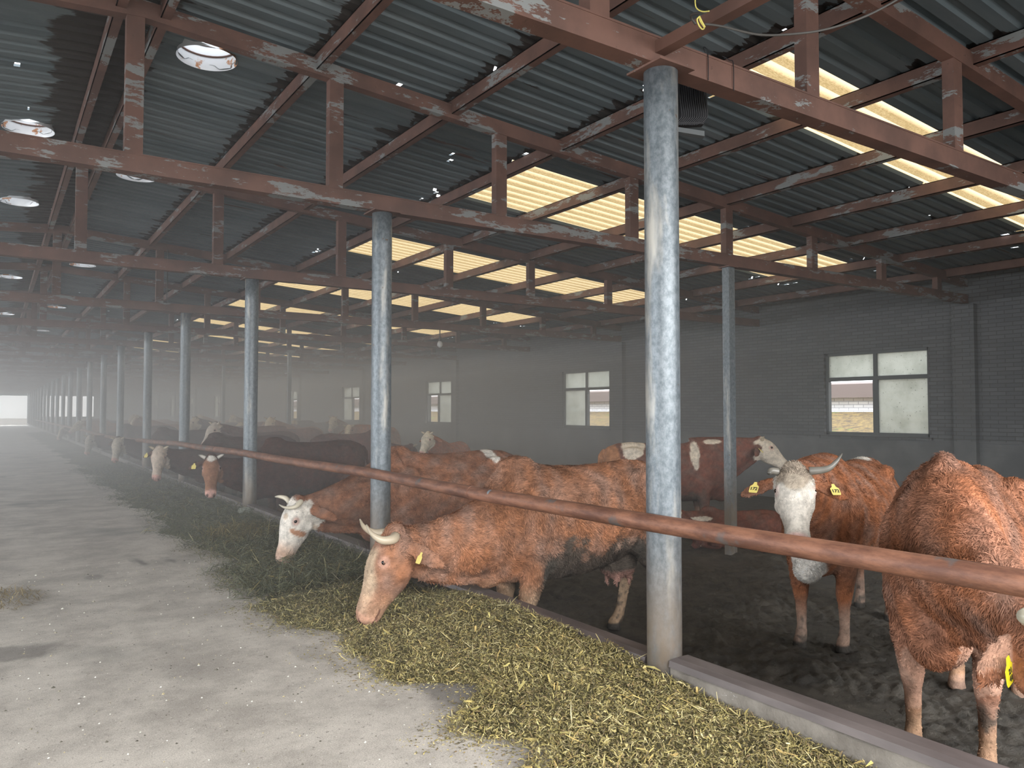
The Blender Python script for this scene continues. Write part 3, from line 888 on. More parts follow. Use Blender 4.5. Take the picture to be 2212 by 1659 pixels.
def cow_colour(V, hd, p, seed):
    P, d, nn, u, hs = hd
    low = -.62 if p.get('lying') else 0
    q = (V - P) / hs
    t, lat, up = q @ d, q @ u, q @ nn
    n1, n2, n3 = vnoise(V, 6, seed), vnoise(V, 22, seed+1), vnoise(V, 55, seed+2)
    base = np.array(p.get('base', BROWN))
    col = np.tile(base, (len(V), 1)) * (1 + .20*n1 + .16*n2 + .10*n3)[:, None]
    g = np.clip(.22 + .35*n2, 0, .6)[:, None]
    col = col*(1-g) + g*np.array((.80, .95, 1.25))*col.mean(1)[:, None]*np.array((1.25, .82, .55))
    z = V[:, 2] - low
    ztop = p.get('dirtz', .74)
    # darker crests and lighter flanks of the winter coat
    def put(mask, c, soft=None):
        k = np.clip(mask, 0, 1)[:, None]
        col[:] = col*(1-k) + np.array(c)*k
    def sm(x, a, b):
        y = np.clip((x-a)/(b-a), 0, 1); return y*y*(3-2*y)
    for (c, r, cc) in p.get('patches', []):
        dd = np.linalg.norm((V - np.array(c)) / np.array(r), axis=1) + .22*n1 + .10*n2
        put(1 - sm(dd, .9, 1.0), cc)
    if not p.get('lying'):
        lz = p.get('legz', (.30, .52))
        put((1 - sm(z + .05*n1, lz[0], lz[1])) * p.get('legpale', .55), p.get('legcol', (.40, .30, .22)))
        belly = (1 - sm(z + .07*n2 + .06*n1 + .04*n3, ztop - .10, ztop)) * sm(z, .42, .52) * (1 - sm(V[:, 0], .42, .62)) * sm(V[:, 0], -.9, -.6)
        put(belly * p.get('bellydirt', .8), DIRT)
        put(sm(n2 + .8*n3, .55, 1.0) * (1 - sm(z, .25, .6)) * .8, DIRT)
        put(1 - sm(z, .055, .075), (.05, .045, .04))
        put(sm(-V[:, 0], .60, .85) * sm(n2 + n1, .2, .9) * (1 - sm(z, .8, 1.15)) * .7, DIRT)
    inear = (np.abs(lat) > .125) & (np.abs(t) < .13)
    ishead = (t > -.07) & (t < .62) & (np.abs(lat) < .15) & (np.abs(up + .06) < .2) & ~inear
    f = p.get('face', 'plain')
    hk = ishead.astype(float)
    if f == 'white':
        edge = sm(.175 + .03*n2 - (np.abs(up + .06)*.25) - np.maximum(-up - .06, 0)*.5 + (t-.10), 0.0, .03)
        k = hk * np.maximum(edge, (t > .06))
        put(k, np.array(p.get('facecol', WHITE)))
    if f in ('blaze', 'palefront'):
        wdt = .055 if f == 'blaze' else .07
        put(hk * (1 - sm(np.abs(lat) + .012*n2, wdt, wdt+.03)) * sm(up, -.05, .0) * sm(t + .02*n2, p.get('facefrom', -.1), p.get('facefrom', -.1) + .06), p.get('facecol', CREAM))
    if f == 'star':
        put(hk * (1 - sm(np.sqrt((lat/.07)**2 + ((t-.05)/.07)**2) + .2*n2, .8, 1.0)) * (up > -.05), WHITE)
    for (tt, ll, rr, cc) in p.get('spots', []):
        put(hk * (1 - sm(np.sqrt((t-tt)**2 + (lat-ll)**2)/rr + .15*n2, .85, 1.1)), cc)
    for (ta, tb, cc, kk) in p.get('bands', []):
        put(hk * sm(t + .015*n2, ta, tb) * kk, cc)
    put(hk * sm(t + .01*n2, .47, .50) , p.get('muzzle', PINK))
    noz = np.minimum(np.hypot((t-.548), (np.abs(lat)-.043)*.9) + np.maximum(np.abs(up+.045)-.03, 0), 1)
    put(hk * (1 - sm(noz, .010, .020)), (.06, .025, .02))
    put(hk * (1 - sm(np.abs(up + .098 + (.545-t)*.05), .003, .008)) * sm(t, .42, .44), (.10, .04, .03))
    eyed = np.hypot(t - .165, (up - .012)*1.15)
    side = np.abs(lat) > .075
    put(hk * side * (1 - sm(eyed, .026, .05)) * .8, p.get('eyering', (.50, .30, .25)))
    put((inear & (np.abs(lat) > .13)).astype(float) * p.get('earpale', 0), (.50, .32, .24))
    if p.get('udder'):
        put(1 - sm(np.linalg.norm((V - np.array((-.42, 0, .49))) / np.array((.17, .14, .12)), axis=1), .85, 1.1), (.33, .185, .15))
    return np.clip(col, .01, .95)

def fur(V, faces, N, col, count, length, seed, hd, p):
    """Short curved tufts of the coat, part of the body mesh."""
    r = np.random.default_rng(seed)
    P, d, nn, u, hs = hd
    tri = np.array([f[:3] for f in faces]); 
    a = np.linalg.norm(np.cross(V[tri[:, 1]]-V[tri[:, 0]], V[tri[:, 2]]-V[tri[:, 0]]), axis=1)
    cen = V[tri].mean(1)
    q = (cen - P) / hs
    onface = (q @ d > .08) & (q @ d < .62) & (np.abs(q @ u) < .16) & (np.abs(q @ nn + .06) < .2)
    wgt = a * np.where(onface, .25, 1.0) * np.where(cen[:, 2] < .45, .15, 1.0)
    pick = r.choice(len(tri), count, p=wgt/wgt.sum())
    ba = r.dirichlet((1, 1, 1), count)
    T = V[tri[pick]]
    root = (T * ba[..., None]).sum(1)
    nrm = N[tri[pick]].mean(1); nrm /= np.linalg.norm(nrm, axis=1)[:, None] + 1e-9
    c = col[tri[pick]].mean(1)
    Ln = length * r.uniform(.5, 1.25, count) * np.clip(.35 + (root[:, 2] - .25)/.35, .35, 1) * np.where(onface[pick], .4, 1.0) * np.where((np.abs(((root - P)/hs) @ u) > .12) & (np.abs(((root - P)/hs) @ d) < .16), .45, 1.0)
    comb = np.tile(np.array([-.75, 0, -.75]), (count, 1))
    sw = vnoise(root, 18, seed+5); sw2 = vnoise(root, 18, seed+6); sw3 = vnoise(root, 18, seed+7)
    comb += 1.1*np.stack([sw, sw2, sw3], -1) + .25*r.normal(size=(count, 3))
    tng = comb - nrm*(comb*nrm).sum(1)[:, None]; tng /= np.linalg.norm(tng, axis=1)[:, None] + 1e-9
    sd = np.cross(nrm, tng)
    wd = r.uniform(.0016, .0034, count)[:, None]
    curl = (r.normal(size=count)*.35)[:, None]
    L_ = Ln[:, None]
    p0 = root - nrm*.002
    p1 = root + tng*L_*.5 + nrm*L_*.20 + sd*L_*curl*.35
    p2 = root + tng*L_*.95 + nrm*L_*.22 + sd*L_*curl
    vs = np.stack([p0 - sd*wd, p0 + sd*wd, p1 - sd*wd*.8, p1 + sd*wd*.8, p2], 1).reshape(-1, 3)
    b = np.arange(count)*5
    quads = np.stack([b, b+1, b+3, b+2], -1).tolist(); tris = np.stack([b+2, b+3, b+4], -1).tolist()
    cc = c * np.clip(r.normal(1.06, .26, count), .5, 1.9)[:, None]
    return vs, [tuple(x) for x in quads] + [tuple(x) for x in tris], np.repeat(np.clip(cc, .01, .95), 5, axis=0)

TAGPROF = [(-.026, -.07), (.026, -.07), (.03, -.06), (.03, -.018), (.014, -.004), (.009, .018), (-.009, .018), (-.014, -.004), (-.03, -.018), (-.03, -.06)]
def ear_tag(parent, loc, face, mat, text=None, scale=1.0, up=(0, 0, 1)):
    """A yellow plate hanging in an ear; face is the way its printed side looks."""
    f = Vector(face).normalized(); upv = Vector(up); x = upv.cross(f).normalized(); z = f.cross(x)
    s = MB()
    for side in (-.0015, .0015):
        s.V += [tuple(x*a*scale + z*b*scale + f*side) for a, b in TAGPROF]; s.C += [(1, 1, 1)]*10
    s.F = [tuple(range(10))[::-1], tuple(range(10, 20))] + [(i, (i+1) % 10, (i+1) % 10 + 10, i+10) for i in range(10)]
    o = s.build('ear_tag', mat, parent); o.location = loc
    o['label'] = 'yellow plastic ear tag'
    if text:
        cu = bpy.data.curves.new('tag_number', 'FONT'); cu.body = text; cu.size = (.034 if '\n' not in text else .024)*scale; cu.align_x = 'CENTER'; cu.align_y = 'CENTER'; cu.extrude = .0004
        cu.offset = .0009
        to = bpy.data.objects.new('tmp', cu); C.objects.link(to)
        me = bpy.data.meshes.new_from_object(to.evaluated_get(bpy.context.evaluated_depsgraph_get()))
        bpy.data.objects.remove(to)
        me.materials.clear(); me.materials.append(M['ink'])
        n = bpy.data.objects.new('tag_number', me); C.objects.link(n); n.parent = o
        n.matrix_local = Matrix(((x[0], z[0], f[0], 0), (x[1], z[1], f[1], 0), (x[2], z[2], f[2], 0), (0, 0, 0, 1))) @ Matrix.Translation((0, -.040*scale, .003))
    return o

def cow(label, loc, heading, p, seed, voxel=.03, furcount=0, furlen=.03, group=None, tags=(), scale=1.0, tagtext=None, tagscale=1.0, tagmat='tag', textside=None):
    root = empty('cow', (loc[0], loc[1], PEN), heading)
    root.scale = (scale,)*3
    tag(root, label, 'cow', group)
    L, H, hd = cow_shape(p)
    V, F, N = voxel_mesh(L, voxel, 5 if voxel < .025 else 3)
    col = cow_colour(V, hd, p, seed)
    nsk = len(F)
    if furcount:
        fv, ff, fc = fur(V, F, N, col, furcount, furlen, seed, hd, p)
        off = len(V)
        F = F + [tuple(i + off for i in f) for f in ff]
        V = np.vstack([V, fv]); col = np.vstack([col, fc])
    b = mesh_obj('body', V, F, M['coat'], root, cols=col, smooth=True)
    P, d, nn, u, hs = hd
    for sgn in (-1, 1):
        s = MB(); s.tube([Vector(H(.165, sgn*.095, .012)), Vector(H(.165, sgn*.115, .020)), Vector(H(.165, sgn*.1235, .024))], [.0195*hs, .0175*hs, .006*hs], 12)
        s.build('eye', M['eye'], root, smooth=True)
    for sgn, pts, rads in p.get('horns', []):
        q = [Vector(H(*(c[0], sgn*c[1], c[2]))) for c in pts]
        fine, fr = [], []
        for i in range(len(q)-1):
            for k in range(5):
                uu = k/5; a, b_, c_, d_ = q[max(i-1, 0)], q[i], q[i+1], q[min(i+2, len(q)-1)]
                fine.append(.5*((2*b_)+(c_-a)*uu+(2*a-5*b_+4*c_-d_)*uu*uu+(3*b_-a-3*c_+d_)*uu**3)); fr.append(rads[i]*(1-uu)+rads[i+1]*uu)
        fine.append(q[-1]); fr.append(rads[-1])
        s = MB(); s.tube(fine, fr, 12)
        k = len(fine); cols = []
        hc = p.get('horncol', (.50, .42, .31))
        for i in range(k):
            f = i/(k-1); c = tuple(np.array(hc)*(1-.55*max(0, (f-.55)/.45)) * (.75 + .25*min(1, f*5)))
            cols += [c]*12
        s.C = cols
        s.build('horn', M['horn'], root, smooth=True, cols=True)
    for sgn in tags:
        e = np.array((.085, .015, -.055)) + n_(p.get('eardir', (1, .12, -.5)))*.255*p.get('earlen', 1.0)*.6
        pos = Vector(H(e[1], sgn*e[0], e[2] - .03)) + Vector(nn)*.018
        out = Vector(nn)*.9 + Vector(u)*sgn*.25
        if p.get('tagface') is not None: out = Vector(p['tagface'])
        pos += out.normalized()*.018
        ear_tag(root, pos, out, M[tagmat], tagtext if (textside is None or sgn == textside) else None, tagscale, p.get('tagup', (0, 0, 1)))
    return root

HORNS_FWD = [(s, [(.0, .08, .01), (.02, .135, .035), (.045, .155, .095), (.035, .145, .165), (.0, .125, .215)], [.034, .031, .025, .015, .004]) for s in (-1, 1)]
HORNS_SHORT = [(s, [(.0, .08, .02), (-.02, .13, .04), (-.02, .165, .07)], [.026, .02, .006]) for s in (-1, 1)]

# the front grazer, head down over the kerb
PA = dict(poll=(1.55, .04, .985), hyaw=-14, hpitch=64, nctrl=(1.02, 0, .80), nbase=1.0, neck=.24, hscale=1.05, udder=True, horns=HORNS_FWD, face='palefront', facefrom=.10, facecol=(.50, .38, .27), muzzle=(.50, .29, .20), dirtz=.90, legz=(.42, .66), legpale=.75, legcol=(.40, .30, .20), eardir=(.9, .1, -.75), earlen=1.0, base=(.34, .148, .075),
          bands=[(.28, .44, (.46, .25, .16), .45)], fore=((.05, 0), (.12, 0)), hind=((.16, 0), (-.05, 0)), eyering=(.56, .33, .25), girth=1.04,
          patches=[((-.25, .30, .78), (.20, .10, .07), (.50, .33, .25)), ((-.52, .29, .72), (.22, .12, .09), (.16, .11, .08)), ((.44, .22, .66), (.07, .12, .13), DIRT)], bellydirt=.95)
cow('curly brown cow grazing nearest the thick post, pale muzzle and a yellow tag', (3.85, 4.80), R(180), PA, 11, .0165, 70000, .034, tags=(1,), scale=1.03, tagscale=.85)

# white faced grazer beyond the second post
PB = dict(poll=(1.55, .0, .965), hyaw=10, hpitch=68, nctrl=(1.04, 0, .90), neck=.27, face='white', eardir=(.9, .1, -.7), base=(.275, .122, .068),
          horns=[(1, [(.01, .08, .03), (-.01, .14, .05), (.05, .17, .10), (.08, .12, .16), (.07, .06, .20)], [.026, .024, .019, .013, .004]), (-1, [(.01, .08, .03), (-.02, .15, .05), (-.02, .22, .08), (-.01, .28, .09)], [.026, .022, .015, .004])],
          spots=[(.26, .115, .034, (.42, .22, .13)), (.15, .03, .03, (.55, .45, .36))], bands=[(.30, .48, (.50, .28, .17), .75)], muzzle=(.60, .42, .33), facecol=(.74, .70, .64),
          patches=[((-.48, .1, 1.42), (.08, .25, .20), WHITE)], horncol=(.60, .54, .42))
cow('brown cow with a white face grazing beyond the second post, cheek spotted brown', (3.97, 7.15), R(180), PB, 23, .0175, 45000, .026, scale=1.02)

# cow tagged 172 looking at the camera
PC = dict(poll=(1.36, .12, 1.385), hyaw=24, hpitch=46, hscale=1.04, nctrl=(.98, 0, 1.22), face='white', eardir=(1, .16, -.2), base=(.31, .118, .055), facecol=(.66, .62, .56),
          spots=[(.06, .0, .12, (.30, .25, .20)), (.13, .0, .07, (.42, .36, .29))], muzzle=(.72, .47, .43),
          horns=[(1, [(.0, .09, .02), (-.0, .16, .03), (-.005, .21, .05), (-.045, .255, .07), (-.10, .29, .08)], [.028, .024, .019, .013, .004]), (-1, [(.02, .10, .03), (.035, .14, .055), (.07, .155, .07)], [.026, .022, .012])],
          horncol=(.20, .185, .16), patches=[((.86, 0, .62), (.20, .2, .20), WHITE), ((-.45, 0, 1.42), (.12, .14, .05), WHITE), ((.62, 0, .30), (.02, .02, .02), WHITE)], earpale=0,
          fore=((.06, .03), (-.04, -.02)), hind=((-.22, 0), (.05, 0)), legcol=(.36, .30, .25), legz=(.20, .44))
PC['eyering'] = (.66, .50, .46)
cow('brown cow facing the alley with a grey-white face and tags numbered 172', (5.90, 3.80), R(180+15), PC, 31, .0165, 55000, .026, tags=(-1, 1), tagtext='172', scale=1.03, tagscale=1.0)

# big curly cow at the kerb on the right, head cut by the picture edge
PD = dict(poll=(1.42, .49, .97), hyaw=46, hpitch=62, nctrl=(1.12, .10, 1.12), face='plain', eardir=(.55, .62, -.25), earlen=.85, hump=.06, taper=.5, brisket=True, legz=(.16, .40), tagface=(.22, .97, 0), tagup=(.24, -.295, 1), base=(.34, .135, .068), girth=1.0, earpale=.6,
          horns=[(-1, [(.0, .085, .03), (-.01, .13, .05), (-.01, .165, .065)], [.036, .036, .022]), (1, [(.0, .085, .03), (-.01, .13, .05), (-.01, .165, .065)], [.036, .036, .022])],
          horncol=(.78, .72, .56), fore=((-.02, 0), (.08, 0)), legcol=(.46, .33, .22), bands=[(.2, .4, (.36, .2, .13), .5)])
cow('large curly brown cow bending to feed at the kerb, yellow tag by a stub horn', (4.70, 2.26), R(180+17), PD, 47, .0165, 100000, .036, tags=(-1,), scale=1.07, tagmat='brighttag', tagscale=1.2, tagtext='21\n41')

# the others
def simple(head='level', **k):
    q = dict(level=dict(poll=(1.38, 0, 1.42), hpitch=40, nctrl=(.98, 0, 1.25)), low=dict(poll=(1.55, 0, 1.06), hpitch=62, nctrl=(1.0, 0, .86), nbase=1.0, neck=.25),
             graze=dict(poll=(1.55, 0, .98), hpitch=68, nctrl=(1.05, 0, 1.12)), up=dict(poll=(1.18, 0, 1.62), hpitch=50, nctrl=(.86, 0, 1.35)))[head]
    q = dict(q); q['horns'] = HORNS_SHORT; q.update(k)
    return q

cow('dark red cow patched white standing behind the square pole, head turned to the wall', (8.10, 8.03), R(-34), simple('level', base=(.16, .055, .035), face='white', hyaw=-8, facecol=(.60, .53, .44),
    patches=[((.38, 0, 1.2), (.075, .6, .30), CREAM), ((.62, 0, 1.4), (.2, .2, .05), CREAM), ((-.50, -.1, 1.35), (.18, .5, .20), CREAM), ((-.85, 0, 1.2), (.2, .4, .3), (.34, .16, .08))]), 53, .022, 9000, .02, tags=(-1,))
cow('dark brown calf edged white resting behind the cow tagged 172', (8.32, 6.92), R(146), simple('low', base=(.15, .055, .038), lying=True, poll=(1.15, .15, .72), nctrl=(.95, 0, .95),
    patches=[((.85, .25, .35), (.10, .1, .35), CREAM), ((.75, .2, .62), (.25, .1, .05), CREAM)]), 59, .026, scale=.68)
cow('small brown cow with a pale face looking over from the brick wall', (7.95, 14.1), R(215), simple('up', base=(.36, .13, .06), face='white', facecol=(.66, .6, .5)), 61, .026, scale=.86)
cow('dark cow with a white forehead star feeding behind the third post', (4.05, 11.55), R(184), simple('low', base=(.085, .036, .026), face='star', poll=(1.52, .16, 1.19), hyaw=72, hpitch=60, spots=[(.3, 0, .2, (.27, .13, .075)), (.15, 0, .12, (.27, .13, .075)), (.04, 0, .05, WHITE)],
    horncol=(.6, .56, .5)), 67, .022, 9000, .02, tags=(-1, 1))
cow('dark cow with a white blaze and one yellow tag feeding beside the fourth post', (3.95, 14.7), R(182), simple('low', base=(.085, .036, .028), face='white', facecol=(.60, .50, .42), poll=(1.55, .14, 1.19), hyaw=66, hpitch=62), 71, .024, tags=(-1,))
cow('dark cow with a cream face low under the rail near the fifth post', (4.0, 20.3), R(180), simple('low', base=(.09, .038, .03), face='white', facecol=(.56, .50, .42), poll=(1.55, .12, 1.19), hyaw=62, hpitch=64), 73, .026)
cow('dim cow with a pale face feeding at the rail past the sixth post', (3.98, 26.4), R(181), simple('low', base=(.11, .045, .032), face='white', facecol=(.5, .45, .4), poll=(1.55, .1, 1.08), hyaw=55, hpitch=66), 79, .03)
cow('upright cow with a white blaze standing over the dark feeding cows', (5.0, 17.4), R(196), simple('up', base=(.14, .055, .04), face='white', facecol=(.62, .54, .46), poll=(1.12, 0, 1.56), hyaw=14), 83, .028)
cow('dull brown cow standing side-on past the white faced grazer', (6.2, 15.2), R(10), simple('low', base=(.14, .055, .04)), 89, .028)

far = [(6.7, 20.3, 200, 'level', 'white'), (7.4, 22.0, 205, 'up', 'white'), (9.2, 20.5, 215, 'level', 'blaze'), (6.3, 25.0, 190, 'up', 'white'), (8.3, 27.0, 200, 'level', 'white'), (10.4, 25.5, 220, 'up', 'white'),
       (5.4, 30.0, 185, 'up', 'blaze'), (7.5, 32.0, 195, 'level', 'white'), (9.8, 35.3, 205, 'up', 'white'), (6.2, 37.0, 190, 'up', 'white'), (9.4, 40.0, 200, 'up', 'white'), (11.2, 31.0, 215, 'level', 'white'),
       (5.2, 44.0, 190, 'level', 'white'), (7.6, 47.0, 200, 'up', 'blaze'), (4.2, 34.0, 182, 'level', 'white'), (4.2, 40.5, 182, 'low', 'blaze')]
tint = ['russet', 'light brown', 'ginger', 'dark brown']
where = 'beyond the sixth post|before the brick wall beyond the sixth truss|close to the wall pilaster|behind the seventh post|in the middle of the far pen|beside the wall window|at the eighth post|between the far poles|along the far wall|at the ninth post|before the far wall windows|under the last bright skylights|near the eleventh post|deep in the haze of the pen|at the rail past the eighth post|at the rail past the tenth post'.split('|')
for i, (x, y, a, hd_, fc) in enumerate(far):
    k = i % 4
    cow('hazy %s cow with a %s face %s' % (tint[k], 'cream' if fc == 'white' else 'cream striped', where[i]), (x, y), R(a + random.uniform(-8, 8)),
        simple(hd_, base=((.22, .08, .045), (.34, .17, .09), (.38, .15, .06), (.12, .05, .035))[k], face=fc, facecol=(.66, .56, .42), hyaw=random.uniform(5, 30)), 100 + i, .036, group='cattle in the hazy far pen')
# ------------------------------------------------------------------ feed along the kerb
def fedge(y):            # how far the feed reaches into the alley
    return 1.80 + .10*np.sin(1.7*y+.5) + .07*np.sin(4.3*y) + .05*np.sin(9.1*y+2) - .10*np.exp(-((y-5.0)/1.2)**2) + .26*np.exp(-((y-3.5)/.22)**2) + .24*np.exp(-((y-2.7)/.2)**2)
def fheight(x, y):
    e = fedge(y)
    k = np.clip((x - e) / np.maximum(2.93 - e, .1), 0, 1)
    h = (.075 + .05*np.exp(-((y-4.2)/1.1)**2) - .02*np.exp(-((y-2.6)/.5)**2)) * (1 - (1-k)**1.8)
    h = h * (1 - .97*np.exp(-(((y-5.6)/.5)**2 + ((x-2.85)/.28)**2)))
    h += .012*np.sin(11*x+3*y)*np.sin(9*y-4*x)*k + .007*np.sin(27*x-9*y)*np.sin(23*y+8*x)*k
    h = h * np.clip((y - 1.7)/1.5, .12, 1)
    return h - .004*(k <= 0)

FEED_END = 9.3
gx, gy = np.arange(1.45, 2.945, .02), np.arange(.4, FEED_END, .025)
X, Y = np.meshgrid(gx, gy, indexing='ij'); Z = fheight(X, Y) - .004
nx, ny = X.shape; idx = np.arange(nx*ny).reshape(nx, ny)
Fq = np.stack([idx[:-1, :-1], idx[1:, :-1], idx[1:, 1:], idx[:-1, 1:]], -1).reshape(-1, 4)
keep = Z.ravel()[Fq].max(1) > .004
V0 = np.stack([X, Y, Z], -1).reshape(-1, 3)
wet = vnoise(V0, 3, 3)[:, None]
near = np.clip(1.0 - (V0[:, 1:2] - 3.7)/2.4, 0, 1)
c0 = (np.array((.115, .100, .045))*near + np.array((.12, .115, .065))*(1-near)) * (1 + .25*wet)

def chips(n, yfun, lens, wids, cols, seed, lift=.02, spread=.0):
    r = np.random.default_rng(seed)
    y = yfun(r, n)
    e = fedge(y) - spread*r.random(n)**2
    x = e + (2.93 - e) * r.random(n)**1.08
    z = np.maximum(fheight(x, y), 0) + r.uniform(.001, lift, n)
    ln = r.uniform(*lens, n)*r.uniform(.5, 1, n); wd = r.uniform(*wids, n)
    az = r.uniform(0, 2*np.pi, n); el = r.normal(0, .38, n)
    d = np.stack([np.cos(az)*np.cos(el), np.sin(az)*np.cos(el), np.sin(el)], -1)
    rl = r.normal(0, .6, n)
    s0 = np.stack([-np.sin(az), np.cos(az), 0*az], -1); up = np.cross(d, s0)
    s = s0*np.cos(rl)[:, None] + up*np.sin(rl)[:, None]
    nr = np.cross(d, s)
    c = np.stack([x, y, z + np.abs(np.sin(el))*ln*.5], -1)
    bend = (r.normal(0, .18, n)*ln)[:, None]
    a0, a1 = c - d*ln[:, None]/2, c + d*ln[:, None]/2
    m = c + nr*bend
    w_ = wd[:, None]/2; ta = r.uniform(.15, .9, n)[:, None]; tb = r.uniform(.1, .7, n)[:, None]
    Vv = np.stack([a0 - s*w_*ta, a0 + s*w_*ta, m - s*w_, m + s*w_, a1 - s*w_*tb, a1 + s*w_*tb], 1).reshape(-1, 3)
    b = np.arange(n)*6
    Ff = np.concatenate([np.stack([b, b+1, b+3, b+2], -1), np.stack([b+2, b+3, b+5, b+4], -1)])
    cc = np.array(cols)[r.integers(0, len(cols), n)] * r.uniform(.65, 1.25, n)[:, None]
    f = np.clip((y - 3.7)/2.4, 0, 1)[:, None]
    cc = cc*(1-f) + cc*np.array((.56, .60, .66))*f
    return Vv, Ff, np.repeat(cc, 6, 0)

OLIVE = [(.46, .37, .14), (.37, .31, .12), (.30, .25, .10), (.56, .46, .20), (.21, .17, .08), (.62, .52, .28), (.40, .36, .18), (.27, .19, .10), (.16, .13, .075)]
STRAW = [(.58, .47, .22), (.62, .53, .30), (.50, .36, .14)]
ynear = lambda r, n: .5 + (r.random(n)**1.35)*5.3
yall = lambda r, n: .5 + (r.random(n)**1.1)*8.7
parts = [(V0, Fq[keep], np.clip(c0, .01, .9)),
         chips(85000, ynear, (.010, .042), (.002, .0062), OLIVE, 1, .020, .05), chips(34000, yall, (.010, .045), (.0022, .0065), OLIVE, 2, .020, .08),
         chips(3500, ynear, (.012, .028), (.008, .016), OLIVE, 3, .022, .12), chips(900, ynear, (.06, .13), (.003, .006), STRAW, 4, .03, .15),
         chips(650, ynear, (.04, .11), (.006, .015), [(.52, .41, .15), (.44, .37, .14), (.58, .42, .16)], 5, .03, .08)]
def scatter(n, seed):            # crumbs strewn past the edge of the feed
    r = np.random.default_rng(seed)
    Vv, Ff, cc = chips(n, yall, (.008, .03), (.003, .010), OLIVE + STRAW, seed, .004)
    c = Vv.reshape(n, 6, 3); y = c[:, :, 1].mean(1); cx = c[:, :, 0].mean(1)
    tgt = fedge(y) - np.abs(r.normal(0, .12, n))
    c[:, :, 0] += (tgt - cx)[:, None]
    c[:, :, 2] = .002 + (c[:, :, 2] - c[:, :, 2].min(1)[:, None])*.4
    return c.reshape(-1, 3), Ff, cc
parts.append(scatter(5200, 8))
off = 0; Vs, Fs, Cs = [], [], []
for v, f, c in parts:
    Vs.append(v); Fs.append(np.asarray(f) + off); Cs.append(c); off += len(v)
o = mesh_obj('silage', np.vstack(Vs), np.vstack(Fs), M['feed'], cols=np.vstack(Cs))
tag(o, 'heap of chopped yellow green silage strewn along the kerb under the grazing cows', 'feed', kind='stuff')

# darker hay further along the row, with one pale tuft
gx, gy = np.arange(1.3, 2.945, .05), np.arange(FEED_END - .1, 60, .12)
X, Y = np.meshgrid(gx, gy, indexing='ij'); Z = fheight(X, Y)*.9 - .004
nx, ny = X.shape; idx = np.arange(nx*ny).reshape(nx, ny)
Fq = np.stack([idx[:-1, :-1], idx[1:, :-1], idx[1:, 1:], idx[:-1, 1:]], -1).reshape(-1, 4)
keep = Z.ravel()[Fq].max(1) > .004
V0 = np.stack([X, Y, Z], -1).reshape(-1, 3)
c0 = np.array((.14, .135, .085)) * (1 + .3*vnoise(V0, 3, 5)[:, None])
yfar = lambda r, n: 6.0 + (r.random(n)**1.6)*16
HAY = [(.22, .21, .11), (.17, .17, .095), (.29, .26, .13), (.14, .14, .085)]
parts = [(V0, Fq[keep], np.clip(c0, .01, .9)), chips(16000, yfar, (.06, .20), (.003, .007), HAY, 21, .05, .25), chips(500, yfar, (.10, .28), (.004, .007), STRAW, 22, .06, .3)]
off = 0; Vs, Fs, Cs = [], [], []
for v, f, c in parts:
    Vs.append(v); Fs.append(np.asarray(f) + off); Cs.append(c); off += len(v)
o = mesh_obj('hay', np.vstack(Vs), np.vstack(Fs), M['feed'], cols=np.vstack(Cs))
tag(o, 'dark green hay and fodder lying along the feed row into the haze', 'hay', kind='stuff')

def tuft(cx, cy, n, rx, ry, h, cols, seed, name, label, lens=(.12, .3)):
    r = np.random.default_rng(seed)
    V, F, Cc = [], [], []
    for i in range(n):
        a, rr = r.uniform(0, 6.28), math.sqrt(r.random())
        x, y = cx + rx*rr*math.cos(a), cy + ry*rr*math.sin(a)
        z = max(float(fheight(np.array(x), np.array(y))), 0) + h*(1-rr*rr)*r.random() + .004
        ln = r.uniform(*lens); az = r.uniform(0, 6.28); el = r.normal(.1, .25)
        d = np.array([math.cos(az)*math.cos(el), math.sin(az)*math.cos(el), math.sin(el)]); s_ = np.array([-math.sin(az), math.cos(az), 0])*.0025
        p0 = np.array([x, y, z]); p1 = p0 + d*ln*.5 + [0, 0, .02*r.random()]; p2 = p0 + d*ln - [0, 0, .03*r.random()]
        p2[2] = max(p2[2], .003)
        b = len(V); V += [p0 - s_, p0 + s_, p1 - s_, p1 + s_, p2]; F += [(b, b+1, b+3, b+2), (b+2, b+3, b+4)]
        Cc += [np.array(cols[r.integers(0, len(cols))]) * r.uniform(.7, 1.2)]*5
    return tag(mesh_obj(name, V, F, M['feed'], cols=np.array(Cc)), label, 'hay', kind='stuff')
tuft(2.35, 8.95, 900, .36, .55, .09, [(.34, .27, .12), (.28, .22, .10), (.22, .19, .09)], 31, 'hay', 'pale dry hay tuft lying before the third post')
tuft(.05, 7.05, 500, .30, .45, .05, [(.26, .19, .09), (.20, .15, .08), (.36, .28, .14)], 32, 'hay', 'brown fodder spilled on the alley floor across from the grazing cows', (.04, .14))
tuft(2.55, 6.0, 40, .25, .3, .10, [(.5, .46, .32)], 33, 'hay', 'few long pale stalks between the two grazing heads', (.15, .35))

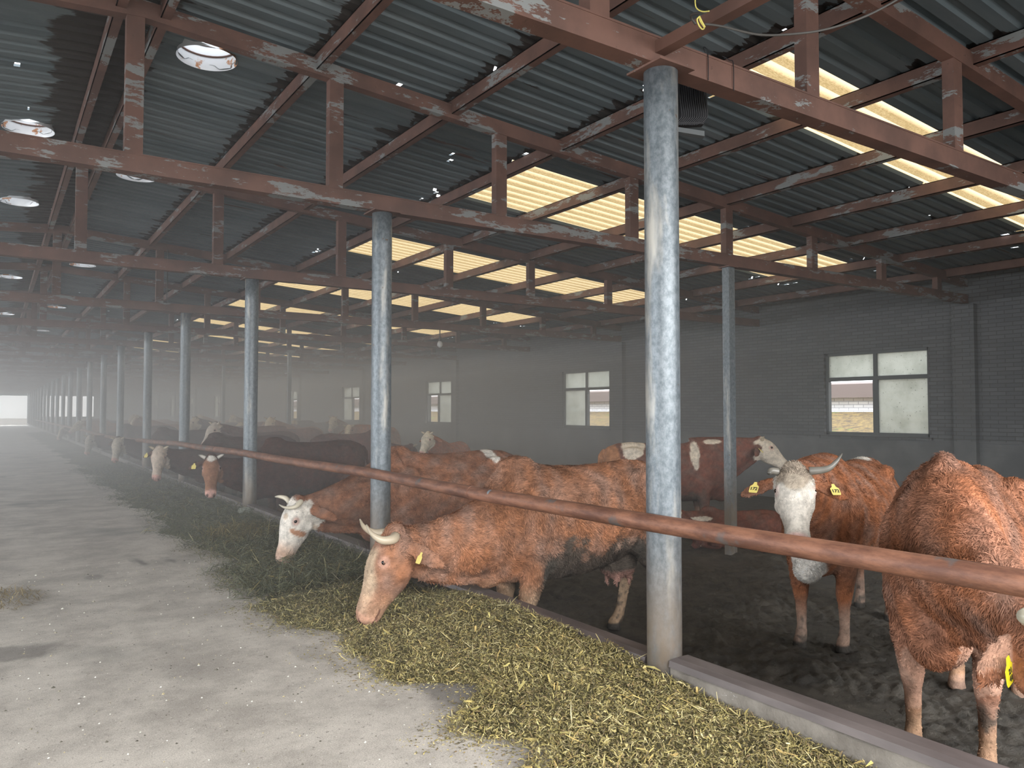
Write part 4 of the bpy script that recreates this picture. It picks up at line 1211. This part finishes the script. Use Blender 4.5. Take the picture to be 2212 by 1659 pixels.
# grit and pale crumbs on the concrete
r = np.random.default_rng(77); V, F, Cc = [], [], []
for i in range(1500):
    y = 1.2 + 7*r.random()**1.6; x = r.uniform(-1.0, 1.8)
    s_ = r.uniform(.002, .0065) if r.random() < .93 else r.uniform(.006, .011)
    b = len(V)
    V += [(x + s_*r.uniform(.6, 1.4)*dx, y + s_*r.uniform(.6, 1.4)*dy, z) for dx, dy, z in ((1, 0, 0), (0, 1, 0), (-1, 0, 0), (0, -1, 0), (0, 0, s_*.9))]
    F += [(b, b+1, b+4), (b+1, b+2, b+4), (b+2, b+3, b+4), (b+3, b, b+4)]
    Cc += [np.array([(.75, .73, .68), (.12, .11, .09), (.45, .38, .24), (.30, .27, .22)][r.integers(0, 4)])]*5
tag(mesh_obj('grit', V, F, M['feed'], cols=np.array(Cc)), 'scattered pale grit and crumbs on the concrete alley floor', 'grit', kind='stuff')

# a lump of mortar at the foot of the third post
L = Loft(); L.ball((0, 0, .045), (.085, .07, .06)); L.ball((.05, -.03, .05), (.05, .05, .05))
o = mesh_obj('mortar_lump', L.V, L.F, M['block']); o.location = (2.86, 10.78, .03)
tag(o, 'pale lump of mortar at the foot of the third post', 'rubble')

# ------------------------------------------------------------------ haze filling the barn
def haze_mat(density):
    hm = bpy.data.materials.new('barn_haze'); hm.use_nodes = True
    nt = hm.node_tree; nt.nodes.clear()
    out = nt.nodes.new('ShaderNodeOutputMaterial'); vs = nt.nodes.new('ShaderNodeVolumeScatter')
    vs.inputs['Color'].default_value = (.93, .95, .975, 1); vs.inputs['Density'].default_value = density; vs.inputs['Anisotropy'].default_value = .1
    nt.links.new(vs.outputs[0], out.inputs['Volume'])
    return hm
LAYER = 2.75                                   # the mist is thin at the open end and under the roof, thick further in
for (y0, y1, lowd, highd) in HAZE:
    for d_, poly in ((lowd, [(-11.6, -.55), (13.85, -.55), (13.85, LAYER), (-11.6, LAYER)]), (highd, [(-11.6, LAYER + .003), (13.85, LAYER + .003), (13.85, 3.60), (RIDGE, 4.66), (-11.6, 3.70)])):
        mb = MB(); mb.prism(poly, y0, y1 - .003)
        o = mb.build('haze', haze_mat(d_)); tag(o, 'pale dusty haze hanging in the barn', 'haze', 'dusty haze in the barn', 'stuff')
